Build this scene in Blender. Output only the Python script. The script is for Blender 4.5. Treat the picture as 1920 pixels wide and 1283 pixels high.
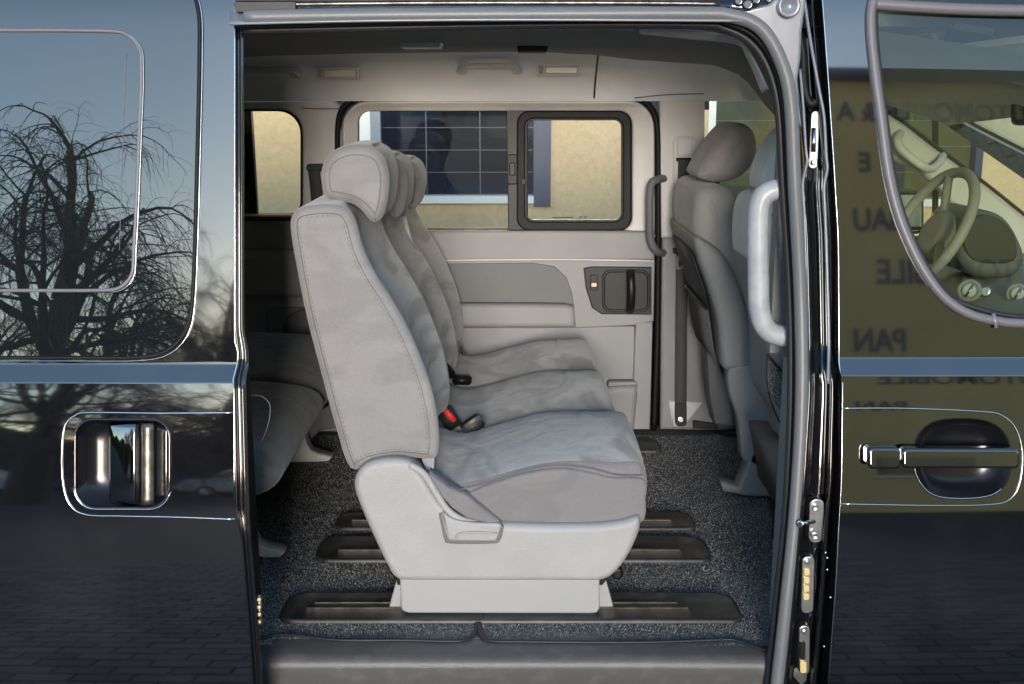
import bpy, bmesh, math, random
from mathutils import Vector, Matrix
random.seed(7)
R = math.radians
for o in list(bpy.data.objects): bpy.data.objects.remove(o)
SC = bpy.context.scene
COL = SC.collection
PI = math.pi

# ---------------------------------------------------------------- camera
CY, CZ, PITCH, F = -2.15, 1.75, R(12.5), 2100.0
cam_d = bpy.data.cameras.new('camera'); cam = bpy.data.objects.new('camera', cam_d); COL.objects.link(cam)
cam.location = (0, CY, CZ); cam.rotation_euler = (R(90) - PITCH, 0, 0)
cam_d.sensor_width = 36; cam_d.lens = 36 * F / 1920; cam_d.clip_end = 600; cam_d.clip_start = 0.05
cam_d.dof.use_dof = False
SC.camera = cam
# ---------------------------------------------------------------- world, sun, exposure
SUN_EL, SUN_AZ = R(5), R(1)          # low and soft, behind the photographer, standing in for a camera flash
w = bpy.data.worlds.new("World"); SC.world = w; w.use_nodes = True
nt = w.node_tree; bg = nt.nodes['Background']
sky = nt.nodes.new('ShaderNodeTexSky'); sky.sky_type = 'NISHITA'; sky.sun_disc = False
sky.sun_elevation = SUN_EL; sky.sun_rotation = R(180) - SUN_AZ
sky.air_density = 1.0; sky.dust_density = 0.5; sky.ozone_density = 1.8; sky.altitude = 200
nt.links.new(sky.outputs[0], bg.inputs[0]); bg.inputs[1].default_value = 0.15
sd = bpy.data.lights.new('sun', 'SUN'); sd.energy = 1.2; sd.angle = R(22); sd.color = (1, .98, .96)
so = bpy.data.objects.new('sun', sd); COL.objects.link(so)
sdir = Vector((math.sin(SUN_AZ) * math.cos(SUN_EL), -math.cos(SUN_AZ) * math.cos(SUN_EL), math.sin(SUN_EL)))
so.rotation_euler = sdir.to_track_quat('Z', 'Y').to_euler(); so.location = (0, -6, 3)
SC.view_settings.view_transform = 'Standard'; SC.view_settings.look = 'None'
SC.view_settings.gamma = 1; SC.view_settings.use_curve_mapping = False
SC.view_settings.exposure = 2.5

# ---------------------------------------------------------------- helpers: pixels of the photograph -> points in the place
CAM = Vector((0, CY, CZ))
def ray(px, py):
    c, s = math.cos(PITCH), math.sin(PITCH)
    u = 641.5 - py
    return Vector((px - 960, F * c + u * s, -F * s + u * c))
def P(px, py, Y):
    d = ray(px, py); t = (Y - CY) / d.y
    return CAM + d * t
def PZ(px, py, Z):
    d = ray(px, py); t = (Z - CZ) / d.z
    return CAM + d * t
def lerp(tab, x):
    if x <= tab[0][0]: return tab[0][1]
    for (a, b), (c, d) in zip(tab, tab[1:]):
        if x <= c: return b + (d - b) * (x - a) / (c - a)
    return tab[-1][1]
# body side profile: tilt of the skin against height
TILT = [(0.2, -10), (0.5, -2), (0.62, 1.5), (0.80, 6), (0.93, 8.5), (1.08, 10.5), (1.19, 13.5), (1.2, 13.5), (1.2005, 32), (1.234, 32),
        (1.2345, 10.2), (1.6, 10.6), (1.88, 11.5), (2.05, 20)]
_ys = {}
_zs = [0.2 + i * 0.0025 for i in range(760)]
_acc = 0; _prof = []
for z in _zs:
    _prof.append(_acc); _acc += math.tan(R(lerp(TILT, z))) * 0.0025
_ref = _prof[int((1.16 - .2) / .0025)]
def yb(z):
    f = (z - .2) / .0025; i = max(0, min(len(_prof) - 2, int(f))); t = f - i
    return _prof[i] + (_prof[i + 1] - _prof[i]) * t - _ref
LOFF, ROFF = -0.055, 0.0
def skin(x, z, off):
    if off == LOFF: return yb(z) + off + 0.012 * (x + .55) ** 2
    return yb(z) + off + 0.03 * (x - .75) ** 2
def S(px, py, off, lift=0.0):
    Y = off
    for i in range(25):
        p = P(px, py, Y); Y = skin(p.x, p.z, off) + lift
    return P(px, py, Y)
def nrm(x, z, off):
    e = .0015
    dx = (skin(x + e, z, off) - skin(x - e, z, off)) / (2 * e); dz = (skin(x, z + e, off) - skin(x, z - e, off)) / (2 * e)
    return Vector((dx, -1, dz)).normalized()

# ---------------------------------------------------------------- materials
MATS = {}
def mat(name, col, rough=.5, metal=0, ior=1.45, bump=None, mottle=None, **kw):
    """bump=(scale,strength[,detail]); mottle=(scale, colour2, lo, hi)"""
    m = bpy.data.materials.new(name); m.use_nodes = True; n = m.node_tree.nodes; l = m.node_tree.links
    b = n['Principled BSDF']; b.inputs['Base Color'].default_value = (*col, 1)
    b.inputs['Roughness'].default_value = rough; b.inputs['Metallic'].default_value = metal; b.inputs['IOR'].default_value = ior
    tc = n.new('ShaderNodeTexCoord')
    if mottle:
        sc, c2, lo, hi = mottle
        t = n.new('ShaderNodeTexNoise'); t.inputs['Scale'].default_value = sc; t.inputs['Detail'].default_value = 5
        l.new(tc.outputs['Object'], t.inputs['Vector'])
        r = n.new('ShaderNodeMapRange'); r.inputs[1].default_value = lo; r.inputs[2].default_value = hi
        l.new(t.outputs[0], r.inputs[0])
        x = n.new('ShaderNodeMix'); x.data_type = 'RGBA'; x.inputs[6].default_value = (*col, 1); x.inputs[7].default_value = (*c2, 1)
        l.new(r.outputs[0], x.inputs[0]); l.new(x.outputs[2], b.inputs['Base Color'])
    if bump:
        t = n.new('ShaderNodeTexNoise'); t.inputs['Scale'].default_value = bump[0]; t.inputs['Detail'].default_value = bump[2] if len(bump) > 2 else 3
        l.new(tc.outputs['Object'], t.inputs['Vector'])
        bp = n.new('ShaderNodeBump'); bp.inputs['Strength'].default_value = bump[1]; bp.inputs['Distance'].default_value = kw.get('dist', .002)
        l.new(t.outputs[0], bp.inputs['Height']); l.new(bp.outputs[0], b.inputs['Normal'])
    if 'sheen' in kw: b.inputs['Sheen Weight'].default_value = kw['sheen']; b.inputs['Sheen Roughness'].default_value = .4
    if 'coat' in kw: b.inputs['Coat Weight'].default_value = kw['coat']; b.inputs['Coat Roughness'].default_value = .02
    MATS[name] = m
    return m
def fabric(name, c1, c2, weave=900, streak=True, mott=.5):
    m = bpy.data.materials.new(name); m.use_nodes = True; n = m.node_tree.nodes; l = m.node_tree.links
    b = n['Principled BSDF']; b.inputs['Roughness'].default_value = .9; b.inputs['Sheen Weight'].default_value = .25; b.inputs['Sheen Roughness'].default_value = .5
    b.inputs['Specular IOR Level'].default_value = .25
    tc = n.new('ShaderNodeTexCoord'); mp = n.new('ShaderNodeMapping'); l.new(tc.outputs['Object'], mp.inputs[0])
    t1 = n.new('ShaderNodeTexNoise'); t1.inputs['Scale'].default_value = 7; t1.inputs['Detail'].default_value = 4; t1.inputs['Distortion'].default_value = .9
    mp.inputs['Scale'].default_value = (1, .7, 1.6); l.new(mp.outputs[0], t1.inputs['Vector'])
    t2 = n.new('ShaderNodeTexNoise'); t2.inputs['Scale'].default_value = weave; t2.inputs['Detail'].default_value = 2; l.new(tc.outputs['Object'], t2.inputs['Vector'])
    r = n.new('ShaderNodeMapRange'); r.inputs[1].default_value = .47; r.inputs[2].default_value = .60; l.new(t1.outputs[0], r.inputs[0])
    ad = n.new('ShaderNodeMath'); ad.operation = 'MULTIPLY_ADD'; ad.inputs[1].default_value = mott; l.new(r.outputs[0], ad.inputs[0])
    ml = n.new('ShaderNodeMath'); ml.operation = 'MULTIPLY'; ml.inputs[1].default_value = .55; l.new(t2.outputs[0], ml.inputs[0]); l.new(ml.outputs[0], ad.inputs[2])
    x = n.new('ShaderNodeMix'); x.data_type = 'RGBA'; x.inputs[6].default_value = (*c1, 1); x.inputs[7].default_value = (*c2, 1)
    l.new(ad.outputs[0], x.inputs[0]); l.new(x.outputs[2], b.inputs['Base Color'])
    bp = n.new('ShaderNodeBump'); bp.inputs['Strength'].default_value = .35; bp.inputs['Distance'].default_value = .0012
    l.new(t2.outputs[0], bp.inputs['Height'])
    t3 = n.new('ShaderNodeTexNoise'); t3.inputs['Scale'].default_value = 16; t3.inputs['Detail'].default_value = 2; t3.inputs['Distortion'].default_value = .6
    l.new(tc.outputs['Object'], t3.inputs['Vector'])
    b2 = n.new('ShaderNodeBump'); b2.inputs['Strength'].default_value = .5; b2.inputs['Distance'].default_value = .011
    l.new(t3.outputs[0], b2.inputs['Height']); l.new(bp.outputs[0], b2.inputs['Normal']); l.new(b2.outputs[0], b.inputs['Normal'])
    MATS[name] = m; return m
def glass(name, tint, refl=.06, rough=0.0, ior=1.5):
    m = bpy.data.materials.new(name); m.use_nodes = True; n = m.node_tree.nodes; l = m.node_tree.links
    n.remove(n['Principled BSDF']); out = n['Material Output']
    tr = n.new('ShaderNodeBsdfTransparent'); tr.inputs[0].default_value = (*tint, 1)
    g = n.new('ShaderNodeBsdfGlossy'); g.inputs['Roughness'].default_value = rough; g.inputs[0].default_value = (1, 1, 1, 1)
    fr = n.new('ShaderNodeFresnel'); fr.inputs[0].default_value = ior
    mx = n.new('ShaderNodeMixShader'); l.new(fr.outputs[0], mx.inputs[0]); l.new(tr.outputs[0], mx.inputs[1]); l.new(g.outputs[0], mx.inputs[2])
    l.new(mx.outputs[0], out.inputs[0]); MATS[name] = m; return m
def speckle(name, stops, scale, rough=.95, dist=.003, detail=2, mapping=None, big=None):
    m = bpy.data.materials.new(name); m.use_nodes = True; n = m.node_tree.nodes; l = m.node_tree.links
    b = n['Principled BSDF']; b.inputs['Roughness'].default_value = rough; b.inputs['Specular IOR Level'].default_value = .2
    tc = n.new('ShaderNodeTexCoord'); t = n.new('ShaderNodeTexNoise'); t.inputs['Scale'].default_value = scale; t.inputs['Detail'].default_value = detail
    t.inputs['Roughness'].default_value = .7
    l.new(tc.outputs['Object'], t.inputs['Vector'])
    cr = n.new('ShaderNodeValToRGB'); el = cr.color_ramp.elements
    el[0].position, el[0].color = stops[0][0], (*stops[0][1], 1); el[1].position, el[1].color = stops[-1][0], (*stops[-1][1], 1)
    for p, c in stops[1:-1]: e = el.new(p); e.color = (*c, 1)
    l.new(t.outputs[0], cr.inputs[0]); src = cr.outputs[0]
    if big:
        t2 = n.new('ShaderNodeTexNoise'); t2.inputs['Scale'].default_value = big[0]; t2.inputs['Detail'].default_value = 4; l.new(tc.outputs['Object'], t2.inputs['Vector'])
        r = n.new('ShaderNodeMapRange'); r.inputs[1].default_value = .35; r.inputs[2].default_value = .65; r.inputs[3].default_value = big[1]; r.inputs[4].default_value = big[2]
        l.new(t2.outputs[0], r.inputs[0])
        mm = n.new('ShaderNodeMix'); mm.data_type = 'RGBA'; mm.blend_type = 'MULTIPLY'; mm.inputs[0].default_value = 1
        l.new(src, mm.inputs[6]); l.new(r.outputs[0], mm.inputs[7]); src = mm.outputs[2]
    l.new(src, b.inputs['Base Color'])
    bp = n.new('ShaderNodeBump'); bp.inputs['Strength'].default_value = .8; bp.inputs['Distance'].default_value = dist
    l.new(t.outputs[0], bp.inputs['Height']); l.new(bp.outputs[0], b.inputs['Normal'])
    MATS[name] = m; return m

M_paint = mat('black_paint', (.004, .004, .0055), .035, ior=2.0, bump=(2.2, .07, 1), dist=.005, coat=.9)
def dusty(m, amt, sc):
    n = m.node_tree.nodes; l = m.node_tree.links; b = n['Principled BSDF']; tc = n.new('ShaderNodeTexCoord')
    v = n.new('ShaderNodeTexVoronoi'); v.inputs['Scale'].default_value = sc; l.new(tc.outputs['Object'], v.inputs['Vector'])
    r = n.new('ShaderNodeMapRange'); r.inputs[1].default_value = .10; r.inputs[2].default_value = .03; l.new(v.outputs['Distance'], r.inputs[0])
    t = n.new('ShaderNodeTexNoise'); t.inputs['Scale'].default_value = 5; t.inputs['Detail'].default_value = 6; l.new(tc.outputs['Object'], t.inputs['Vector'])
    r2 = n.new('ShaderNodeMapRange'); r2.inputs[1].default_value = .48; r2.inputs[2].default_value = .75; r2.inputs[4].default_value = .8; l.new(t.outputs[0], r2.inputs[0])
    ml = n.new('ShaderNodeMath'); ml.operation = 'MULTIPLY'; l.new(r.outputs[0], ml.inputs[0]); l.new(r2.outputs[0], ml.inputs[1])
    ad = n.new('ShaderNodeMath'); ad.operation = 'MULTIPLY_ADD'; ad.inputs[1].default_value = .035; l.new(r2.outputs[0], ad.inputs[0]); l.new(ml.outputs[0], ad.inputs[2])
    x = n.new('ShaderNodeMix'); x.data_type = 'RGBA'; x.inputs[6].default_value = b.inputs['Base Color'].default_value; x.inputs[7].default_value = (amt, amt * .95, amt * .85, 1)
    l.new(ad.outputs[0], x.inputs[0]); l.new(x.outputs[2], b.inputs['Base Color'])
dusty(M_paint, .22, 160)
M_railp = mat('rail_plastic', (.022, .021, .02), .45, bump=(60, .3), mottle=(18, (.045, .042, .038), .45, .65))
M_cup = mat('cup_plastic', (.006, .006, .008), .2, ior=1.4)
M_jamb = mat('jamb_paint', (.006, .006, .008), .09, ior=1.62, bump=(30, .12), coat=.5)
M_skypaint = mat('sky_tinted_paint', (.15, .16, .19), .25, ior=1.6, bump=(25, .15))  # body paint with the sky's reflection put in as blue-grey
M_privacy = mat('privacy_glass', (.006, .008, .009), .01, ior=2.05, bump=(1.5, .04, 1), dist=.004)
M_chrome = mat('bright_trim', (.62, .63, .66), .18, metal=1)
M_darkchrome = mat('door_mirror', (.20, .20, .21), .06, metal=1)
M_steel = mat('steel', (.5, .5, .5), .3, metal=1, bump=(80, .2))
M_rust = mat('rail_steel', (.16, .15, .135), .38, metal=.9, mottle=(40, (.09, .08, .07), .4, .65), bump=(120, .3))
M_rubber = mat('rubber', (.005, .005, .0055), .55, ior=1.3, bump=(220, .2))
M_seal = mat('grey_seal', (.115, .115, .12), .42, bump=(160, .15))
M_sealdark = mat('dark_seal', (.018, .018, .02), .45, ior=1.35, bump=(160, .15))
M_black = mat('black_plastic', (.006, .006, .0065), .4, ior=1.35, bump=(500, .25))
M_char = mat('charcoal_plastic', (.022, .023, .025), .5, ior=1.38, bump=(600, .3))
M_lg = mat('light_grey_plastic', (.56, .55, .535), .55, bump=(700, .25), mottle=(3, (.52, .51, .495), .35, .65))
M_mg = mat('mid_grey_plastic', (.225, .224, .228), .55, bump=(600, .3), mottle=(4, (.20, .20, .205), .35, .65))
M_dg = mat('dark_grey_plastic', (.105, .106, .109), .55, bump=(600, .3))
M_base = mat('seat_cover_plastic', (.305, .30, .30), .42, bump=(700, .5), mottle=(7, (.27, .265, .265), .35, .65))
M_plinth = mat('plinth_plastic', (.275, .272, .27), .45, bump=(900, .25))
M_handle = mat('grab_handle_plastic', (.34, .345, .36), .38, bump=(70, .25), mottle=(30, (.29, .295, .31), .4, .6))
M_cove = mat('cove_cloth', (.78, .81, .84), .9, bump=(900, .4), mottle=(3, (.71, .735, .76), .35, .65))
M_ceil = mat('headliner_cloth', (.24, .24, .24), .95, bump=(900, .5))
M_suede = fabric('suede_cloth', (.38, .372, .37), (.16, .155, .154), 420, mott=.6)
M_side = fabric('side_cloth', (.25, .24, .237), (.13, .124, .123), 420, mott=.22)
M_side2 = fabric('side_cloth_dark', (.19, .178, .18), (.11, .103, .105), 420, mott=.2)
M_brown = fabric('front_seat_cloth', (.34, .32, .31), (.25, .235, .23), 1100, mott=.2)
M_fside = fabric('front_seat_cloth_light', (.68, .64, .61), (.54, .50, .48), 1100, mott=.2)
M_rearwall = mat('rear_trim_plastic', (.30, .30, .31), .55, bump=(600, .3))
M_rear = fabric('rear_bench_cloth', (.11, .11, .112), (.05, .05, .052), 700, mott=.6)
M_thread = mat('thread', (.13, .13, .135), .8)
M_thread2 = mat('light_thread', (.5, .5, .5), .8)
M_carpet = speckle('carpet_pile', [(.3, (.01, .01, .011)), (.45, (.045, .045, .048)), (.55, (.16, .16, .165)), (.7, (.50, .50, .52))], 230, dist=.004, detail=3, big=(6, .75, 1.15))
M_mesh = speckle('mesh_net', [(.4, (.02, .02, .02)), (.6, (.2, .2, .19))], 420)
M_stucco = speckle('yellow_stucco', [(.3, (.62, .45, .26)), (.7, (.74, .56, .345))], 26, dist=.006, detail=6, big=(.6, .94, 1.05))
M_ochre = speckle('ochre_render', [(.3, (.80, .54, .22)), (.7, (.88, .62, .27))], 20, dist=.006, detail=6, big=(.5, .9, 1.05))
M_letter = mat('dark_lettering', (.12, .115, .11), .5)
M_navy = mat('navy_panel', (.018, .026, .055), .04, ior=1.7, mottle=(1.3, (.01, .012, .018), .4, .6), bump=(3, .06, 1))
M_navyf = mat('navy_frame', (.035, .05, .10), .4)
M_white = mat('white_frame', (.78, .79, .80), .4)
M_greyp = mat('grey_post', (.22, .25, .33), .4)
M_green = mat('dull_green_glass', (.05, .065, .05), .15, ior=1.5, mottle=(2.5, (.09, .085, .04), .4, .6))
M_belt = mat('belt_webbing', (.06, .059, .055), .75, bump=(1500, .4))
M_beltl = mat('light_belt_webbing', (.33, .33, .32), .75, bump=(1500, .4))
M_red = mat('red_button', (.75, .05, .04), .35)
M_orange = mat('lock_mark', (.75, .45, .3), .5)
M_gold = mat('brass_contact', (.62, .46, .22), .4, metal=.3)
M_lamp = mat('lamp_lens', (.62, .62, .58), .35)
M_winseal = mat('window_trim', (.13, .12, .13), .4)
M_glassfar = glass('tinted_glass', (.92, .92, .88))
M_glassfront = glass('front_glass', (.74, .80, .66), ior=1.62)
M_glassslide = glass('slider_glass', (.97, .97, .95))
M_sill = mat('sill_plastic', (.070, .067, .065), .38, bump=(500, .35), mottle=(26, (.09, .087, .084), .5, .7))
M_bark = mat('bark', (.055, .042, .032), .9, bump=(30, .5), dist=.02)
M_twig = mat('twigs', (.15, .105, .075), .9)
M_hedge = speckle('hedge_leaves', [(.35, (.015, .018, .012)), (.65, (.05, .055, .03))], 8, dist=.05)
M_asph = speckle('pavement_base', [(.3, (.03, .03, .031)), (.7, (.06, .06, .062))], 60, big=(.3, .85, 1.1))
M_paver = [speckle('paver_%s' % n, [(.3, tuple(c * .8 for c in col)), (.7, col)], 70) for n, col in (('grey', (.085, .085, .088)), ('dark', (.055, .055, .058)), ('warm', (.11, .105, .10)))]
M_carw = mat('white_car_paint', (.7, .72, .75), .1, ior=1.5)
M_carb = mat('blue_car_paint', (.03, .05, .12), .1, ior=1.5)
M_house = mat('house_render', (.55, .52, .45), .8, bump=(20, .2))
M_roof = mat('roof_tiles', (.09, .05, .04), .8, bump=(12, .5))

# ---------------------------------------------------------------- object helpers
def tag(o, label=None, cat=None, group=None, kind=None):
    if label: o['label'] = label
    if cat: o['category'] = cat
    if group: o['group'] = group
    if kind: o['kind'] = kind
    return o
def thing(name, loc, label, cat, group=None):
    o = bpy.data.objects.new(name, None); COL.objects.link(o); o.location = loc; o.empty_display_size = .1
    return tag(o, label, cat, group)
def adopt(o, parent):
    if parent is not None:
        o.parent = parent
        mw = Matrix.Translation(Vector(parent.get('_w', (0, 0, 0)))) if False else world_of(parent)
        o.matrix_parent_inverse = mw.inverted()
    return o
def world_of(o):
    m = Matrix.Translation(o.location) @ o.rotation_euler.to_matrix().to_4x4()
    if o.parent: m = world_of(o.parent) @ o.matrix_parent_inverse @ m
    return m
def mk(name, verts, faces, m, parent=None, smooth=True, smoothset=None, mats=None, fm=None, kind=None):
    me = bpy.data.meshes.new(name); me.from_pydata([tuple(v) for v in verts], [], faces)
    for mm in (mats or [m]): me.materials.append(mm)
    for i, p in enumerate(me.polygons):
        p.use_smooth = smooth if smoothset is None else (i in smoothset)
        if fm: p.material_index = fm[i]
    me.validate(); 
    o = bpy.data.objects.new(name, me); COL.objects.link(o); adopt(o, parent)
    if kind: o['kind'] = kind
    fixn(me)
    return o
def fixn(me):
    bm = bmesh.new(); bm.from_mesh(me); bmesh.ops.recalc_face_normals(bm, faces=bm.faces); bm.to_mesh(me); bm.free()
def cr(pts, n, closed=True):
    """Catmull-Rom resample"""
    out = []; N = len(pts); P_ = [Vector(p) for p in pts]
    segs = N if closed else N - 1
    for i in range(segs):
        if closed: a, b, c, d = P_[(i - 1) % N], P_[i], P_[(i + 1) % N], P_[(i + 2) % N]
        else: a, b, c, d = P_[max(i - 1, 0)], P_[i], P_[i + 1], P_[min(i + 2, N - 1)]
        for k in range(n):
            t = k / n
            out.append(.5 * ((2 * b) + (c - a) * t + (2 * a - 5 * b + 4 * c - d) * t * t + (3 * b - a - 3 * c + d) * t ** 3))
    if not closed: out.append(P_[-1])
    return out
def rr(x0, y0, x1, y1, r, n=6):
    if not isinstance(r, (tuple, list)): r = (r,) * 4
    out = []
    for (cx, cy, a0, q) in ((x1 - r[1], y0 + r[1], -90, r[1]), (x1 - r[2], y1 - r[2], 0, r[2]), (x0 + r[3], y1 - r[3], 90, r[3]), (x0 + r[0], y0 + r[0], 180, r[0])):
        for k in range(n + 1):
            a = R(a0 + 90 * k / n); out.append((cx + q * math.cos(a), cy + q * math.sin(a)))
    return out
def inset2(pts, d):
    """pts list of (x,z) ccw or cw; inset by d towards inside"""
    N = len(pts)
    area = sum(pts[i][0] * pts[(i + 1) % N][1] - pts[(i + 1) % N][0] * pts[i][1] for i in range(N))
    sg = 1 if area > 0 else -1; out = []
    for i in range(N):
        a, b, c = pts[i - 1], pts[i], pts[(i + 1) % N]
        e1 = Vector((b[0] - a[0], b[1] - a[1])); e2 = Vector((c[0] - b[0], c[1] - b[1]))
        if e1.length < 1e-9: e1 = e2
        if e2.length < 1e-9: e2 = e1
        if e1.length < 1e-9: out.append(tuple(b)); continue
        e1.normalize(); e2.normalize()
        n1 = Vector((-e1.y, e1.x)) * sg; n2 = Vector((-e2.y, e2.x)) * sg; nn = n1 + n2
        if nn.length < .3: nn = n1
        nn.normalize(); k = d / max(.5, nn.dot(n1)); out.append((b[0] + nn.x * k, b[1] + nn.y * k))
    return out
def inset_s(pts, d):
    """inset that stays free of self-crossings: collapsed points are interpolated from valid neighbours"""
    q = inset2(pts, d); N = len(pts); P2 = [Vector(p) for p in pts]
    def dist(p):
        best = 1e9
        for i in range(N):
            a, b = P2[i], P2[(i + 1) % N]; ab = b - a; L = ab.length_squared
            t = 0 if L < 1e-12 else max(0, min(1, (p - a).dot(ab) / L)); best = min(best, (p - a - ab * t).length)
        return best
    ok = [dist(Vector(p)) > d * .96 for p in q]
    if sum(ok) < 4: return q
    out = list(q)
    for i in range(N):
        if not ok[i]:
            a = i
            while not ok[a]: a -= 1
            b = i
            while not ok[b % N]: b += 1
            t = (i - a) / (b - a); A, B = q[a], q[b % N]; out[i] = (A[0] + (B[0] - A[0]) * t, A[1] + (B[1] - A[1]) * t)
    return out
def prism(name, xz, y0, depth, m, parent=None, bevel=.003, segs=3, yfun=None, back=False, mats=None, label=None):
    """xz outline extruded from y0 (front, near the camera) to y0+depth, front edge rounded"""
    N = len(xz); rings = []
    b = min(bevel, depth * .95)
    rings.append([(x, y0 + depth, z) for x, z in xz])
    for k in range(segs + 1):
        a = PI / 2 * k / segs; ins = b * (1 - math.cos(a)); yy = y0 + b - b * math.sin(a)
        q = (inset_s(xz, ins) if b > .008 else inset2(xz, ins)) if ins > 0 else xz
        rings.append([(x, yy, z) for x, z in q])
    V = [v for r_ in rings for v in r_]; Fc = []; ss = set()
    if yfun: V = [(v[0], v[1] + yfun(v[0], v[2]), v[2]) for v in V]
    for k in range(len(rings) - 1):
        for i in range(N):
            j = (i + 1) % N; ss.add(len(Fc)); Fc.append((k * N + i, k * N + j, (k + 1) * N + j, (k + 1) * N + i))
    Fc.append(tuple((len(rings) - 1) * N + i for i in range(N)))
    Fc.append(tuple(range(N)))
    return mk(name, V, Fc, m, parent, smoothset=ss)
def slab(name, px, Y, depth, m, parent=None, bevel=.003, sm=0, **kw):
    if sm: px = [tuple(v) for v in cr([Vector((a, b)) for a, b in px], sm)]
    pts = [P(a, b, Y) for a, b in px]
    return prism(name, [(p.x, p.z) for p in pts], Y, depth, m, parent, bevel, **kw)
def box(name, a, b, m, parent=None, bevel=0.0):
    x0, y0, z0 = a; x1, y1, z1 = b
    if bevel:
        return prism(name, [(x0, z0), (x1, z0), (x1, z1), (x0, z1)], y0, y1 - y0, m, parent, bevel)
    V = [(x, y, z) for x in (x0, x1) for y in (y0, y1) for z in (z0, z1)]
    Fc = [(0, 1, 3, 2), (4, 6, 7, 5), (0, 4, 5, 1), (2, 3, 7, 6), (0, 2, 6, 4), (1, 5, 7, 3)]
    return mk(name, V, Fc, m, parent, smooth=False)
def frame(name, outer, inner, Y, depth, m, parent=None, b=.003, world=False, innerY=None):
    """ring between two equally long outlines with rounded lips"""
    if not world:
        outer = [(p.x, p.z) for p in (P(a, c, Y) for a, c in outer)]
        inner = [(p.x, p.z) for p in (P(a, c, Y if innerY is None else innerY) for a, c in inner)]
    iy = Y if innerY is None else innerY
    N = len(outer)
    o1 = inset2(outer, b * .3); o2 = inset2(outer, b); i2 = inset2(inner, -b); i1 = inset2(inner, -b * .3)
    seq = [(outer, Y + depth), (outer, Y + b), (o1, Y + b * .3), (o2, Y), (i2, iy), (i1, iy + b * .3), (inner, iy + b), (inner, max(Y, iy) + depth)]
    V = [(x, yy, z) for pts, yy in seq for x, z in pts]; Fc = []
    for k in range(len(seq) - 1):
        for i in range(N):
            j = (i + 1) % N; Fc.append((k * N + i, k * N + j, (k + 1) * N + j, (k + 1) * N + i))
    K = len(seq) - 1
    for i in range(N):
        j = (i + 1) % N; Fc.append((K * N + i, K * N + j, j, i))
    ss = set(k * N + i for k in (1, 2, 4, 5) for i in range(N))
    return mk(name, V, Fc, m, parent, smoothset=ss)
def tube(name, pts, r, m, parent=None, n=10, closed=False, sm=0, rz=None, up=(0, 0, 1), kind=None, radii=None):
    pts = [Vector(p) for p in pts]
    if sm: pts = cr(pts, sm, closed)
    N = len(pts); V = []; Fc = []
    prev = None
    for i, p in enumerate(pts):
        a = pts[(i - 1) % N] if closed or i > 0 else p; c = pts[(i + 1) % N] if closed or i < N - 1 else p
        t = (c - a); t = t.normalized() if t.length > 1e-9 else Vector((1, 0, 0))
        if prev is None:
            u = Vector(up); u = (u - t * u.dot(t))
            if u.length < .05: u = Vector((0, 1, 0)); u = u - t * u.dot(t)
        else: u = prev - t * prev.dot(t)
        u.normalize(); prev = u; v = t.cross(u)
        rr_ = r if radii is None else radii[min(len(radii) - 1, int(i * len(radii) / N))] if len(radii) != N else radii[i]
        r2 = rz if rz is not None else rr_
        for k in range(n):
            an = 2 * PI * k / n; V.append(p + u * (math.cos(an) * r2) + v * (math.sin(an) * rr_))
    for i in range(N if closed else N - 1):
        j = (i + 1) % N
        for k in range(n):
            l = (k + 1) % n; Fc.append((i * n + k, i * n + l, j * n + l, j * n + k))
    if not closed: Fc.append(tuple(range(n))); Fc.append(tuple((N - 1) * n + k for k in range(n)))
    return mk(name, V, Fc, m, parent, kind=kind)
def disc(name, c, axis, r, depth, m, parent=None, n=20, dish=0):
    ax = Vector(axis).normalized(); c = Vector(c)
    u = ax.orthogonal().normalized(); v = ax.cross(u); V = []; Fc = []
    b = min(r * .2, depth * .5)
    for rad, h in ((r, 0), (r, depth - b), (r - b, depth), (r * .6, depth - dish)):
        for k in range(n):
            a = 2 * PI * k / n; V.append(c + u * math.cos(a) * rad + v * math.sin(a) * rad + ax * h)
    for q in range(3):
        for k in range(n): l = (k + 1) % n; Fc.append((q * n + k, q * n + l, (q + 1) * n + l, (q + 1) * n + k))
    Fc.append(tuple(range(n))); Fc.append(tuple(3 * n + k for k in range(n)))
    return mk(name, V, Fc, m, parent)
def strip(name, rows, L, Rr, section, off, m, parent=None, lift=0, mats=None, secmats=None):
    """vertical strip on the body side: rows are pixel heights, L/R tables of pixel x, section = (u, depth)"""
    V = []; Fc = []; fm = []; K = len(section)
    for y in rows:
        l, r_ = lerp(L, y), lerp(Rr, y)
        for u, dy in section:
            p = S(l + (r_ - l) * u, y, off, lift + dy); V.append(p)
    for i in range(len(rows) - 1):
        for k in range(K - 1):
            Fc.append((i * K + k, i * K + k + 1, (i + 1) * K + k + 1, (i + 1) * K + k)); fm.append(secmats[k] if secmats else 0)
    return mk(name, V, Fc, m, parent, mats=mats, fm=fm if secmats else None)
def onskin(name, px, off, lift, m, parent, r, n=8, sm=4, closed=False):
    pts = [Vector((a, b)) for a, b in px]
    if sm: pts = cr(pts, sm, closed)
    return tube(name, [S(p.x, p.y, off, lift) for p in pts], r, m, parent, n=n, closed=closed)
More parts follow.
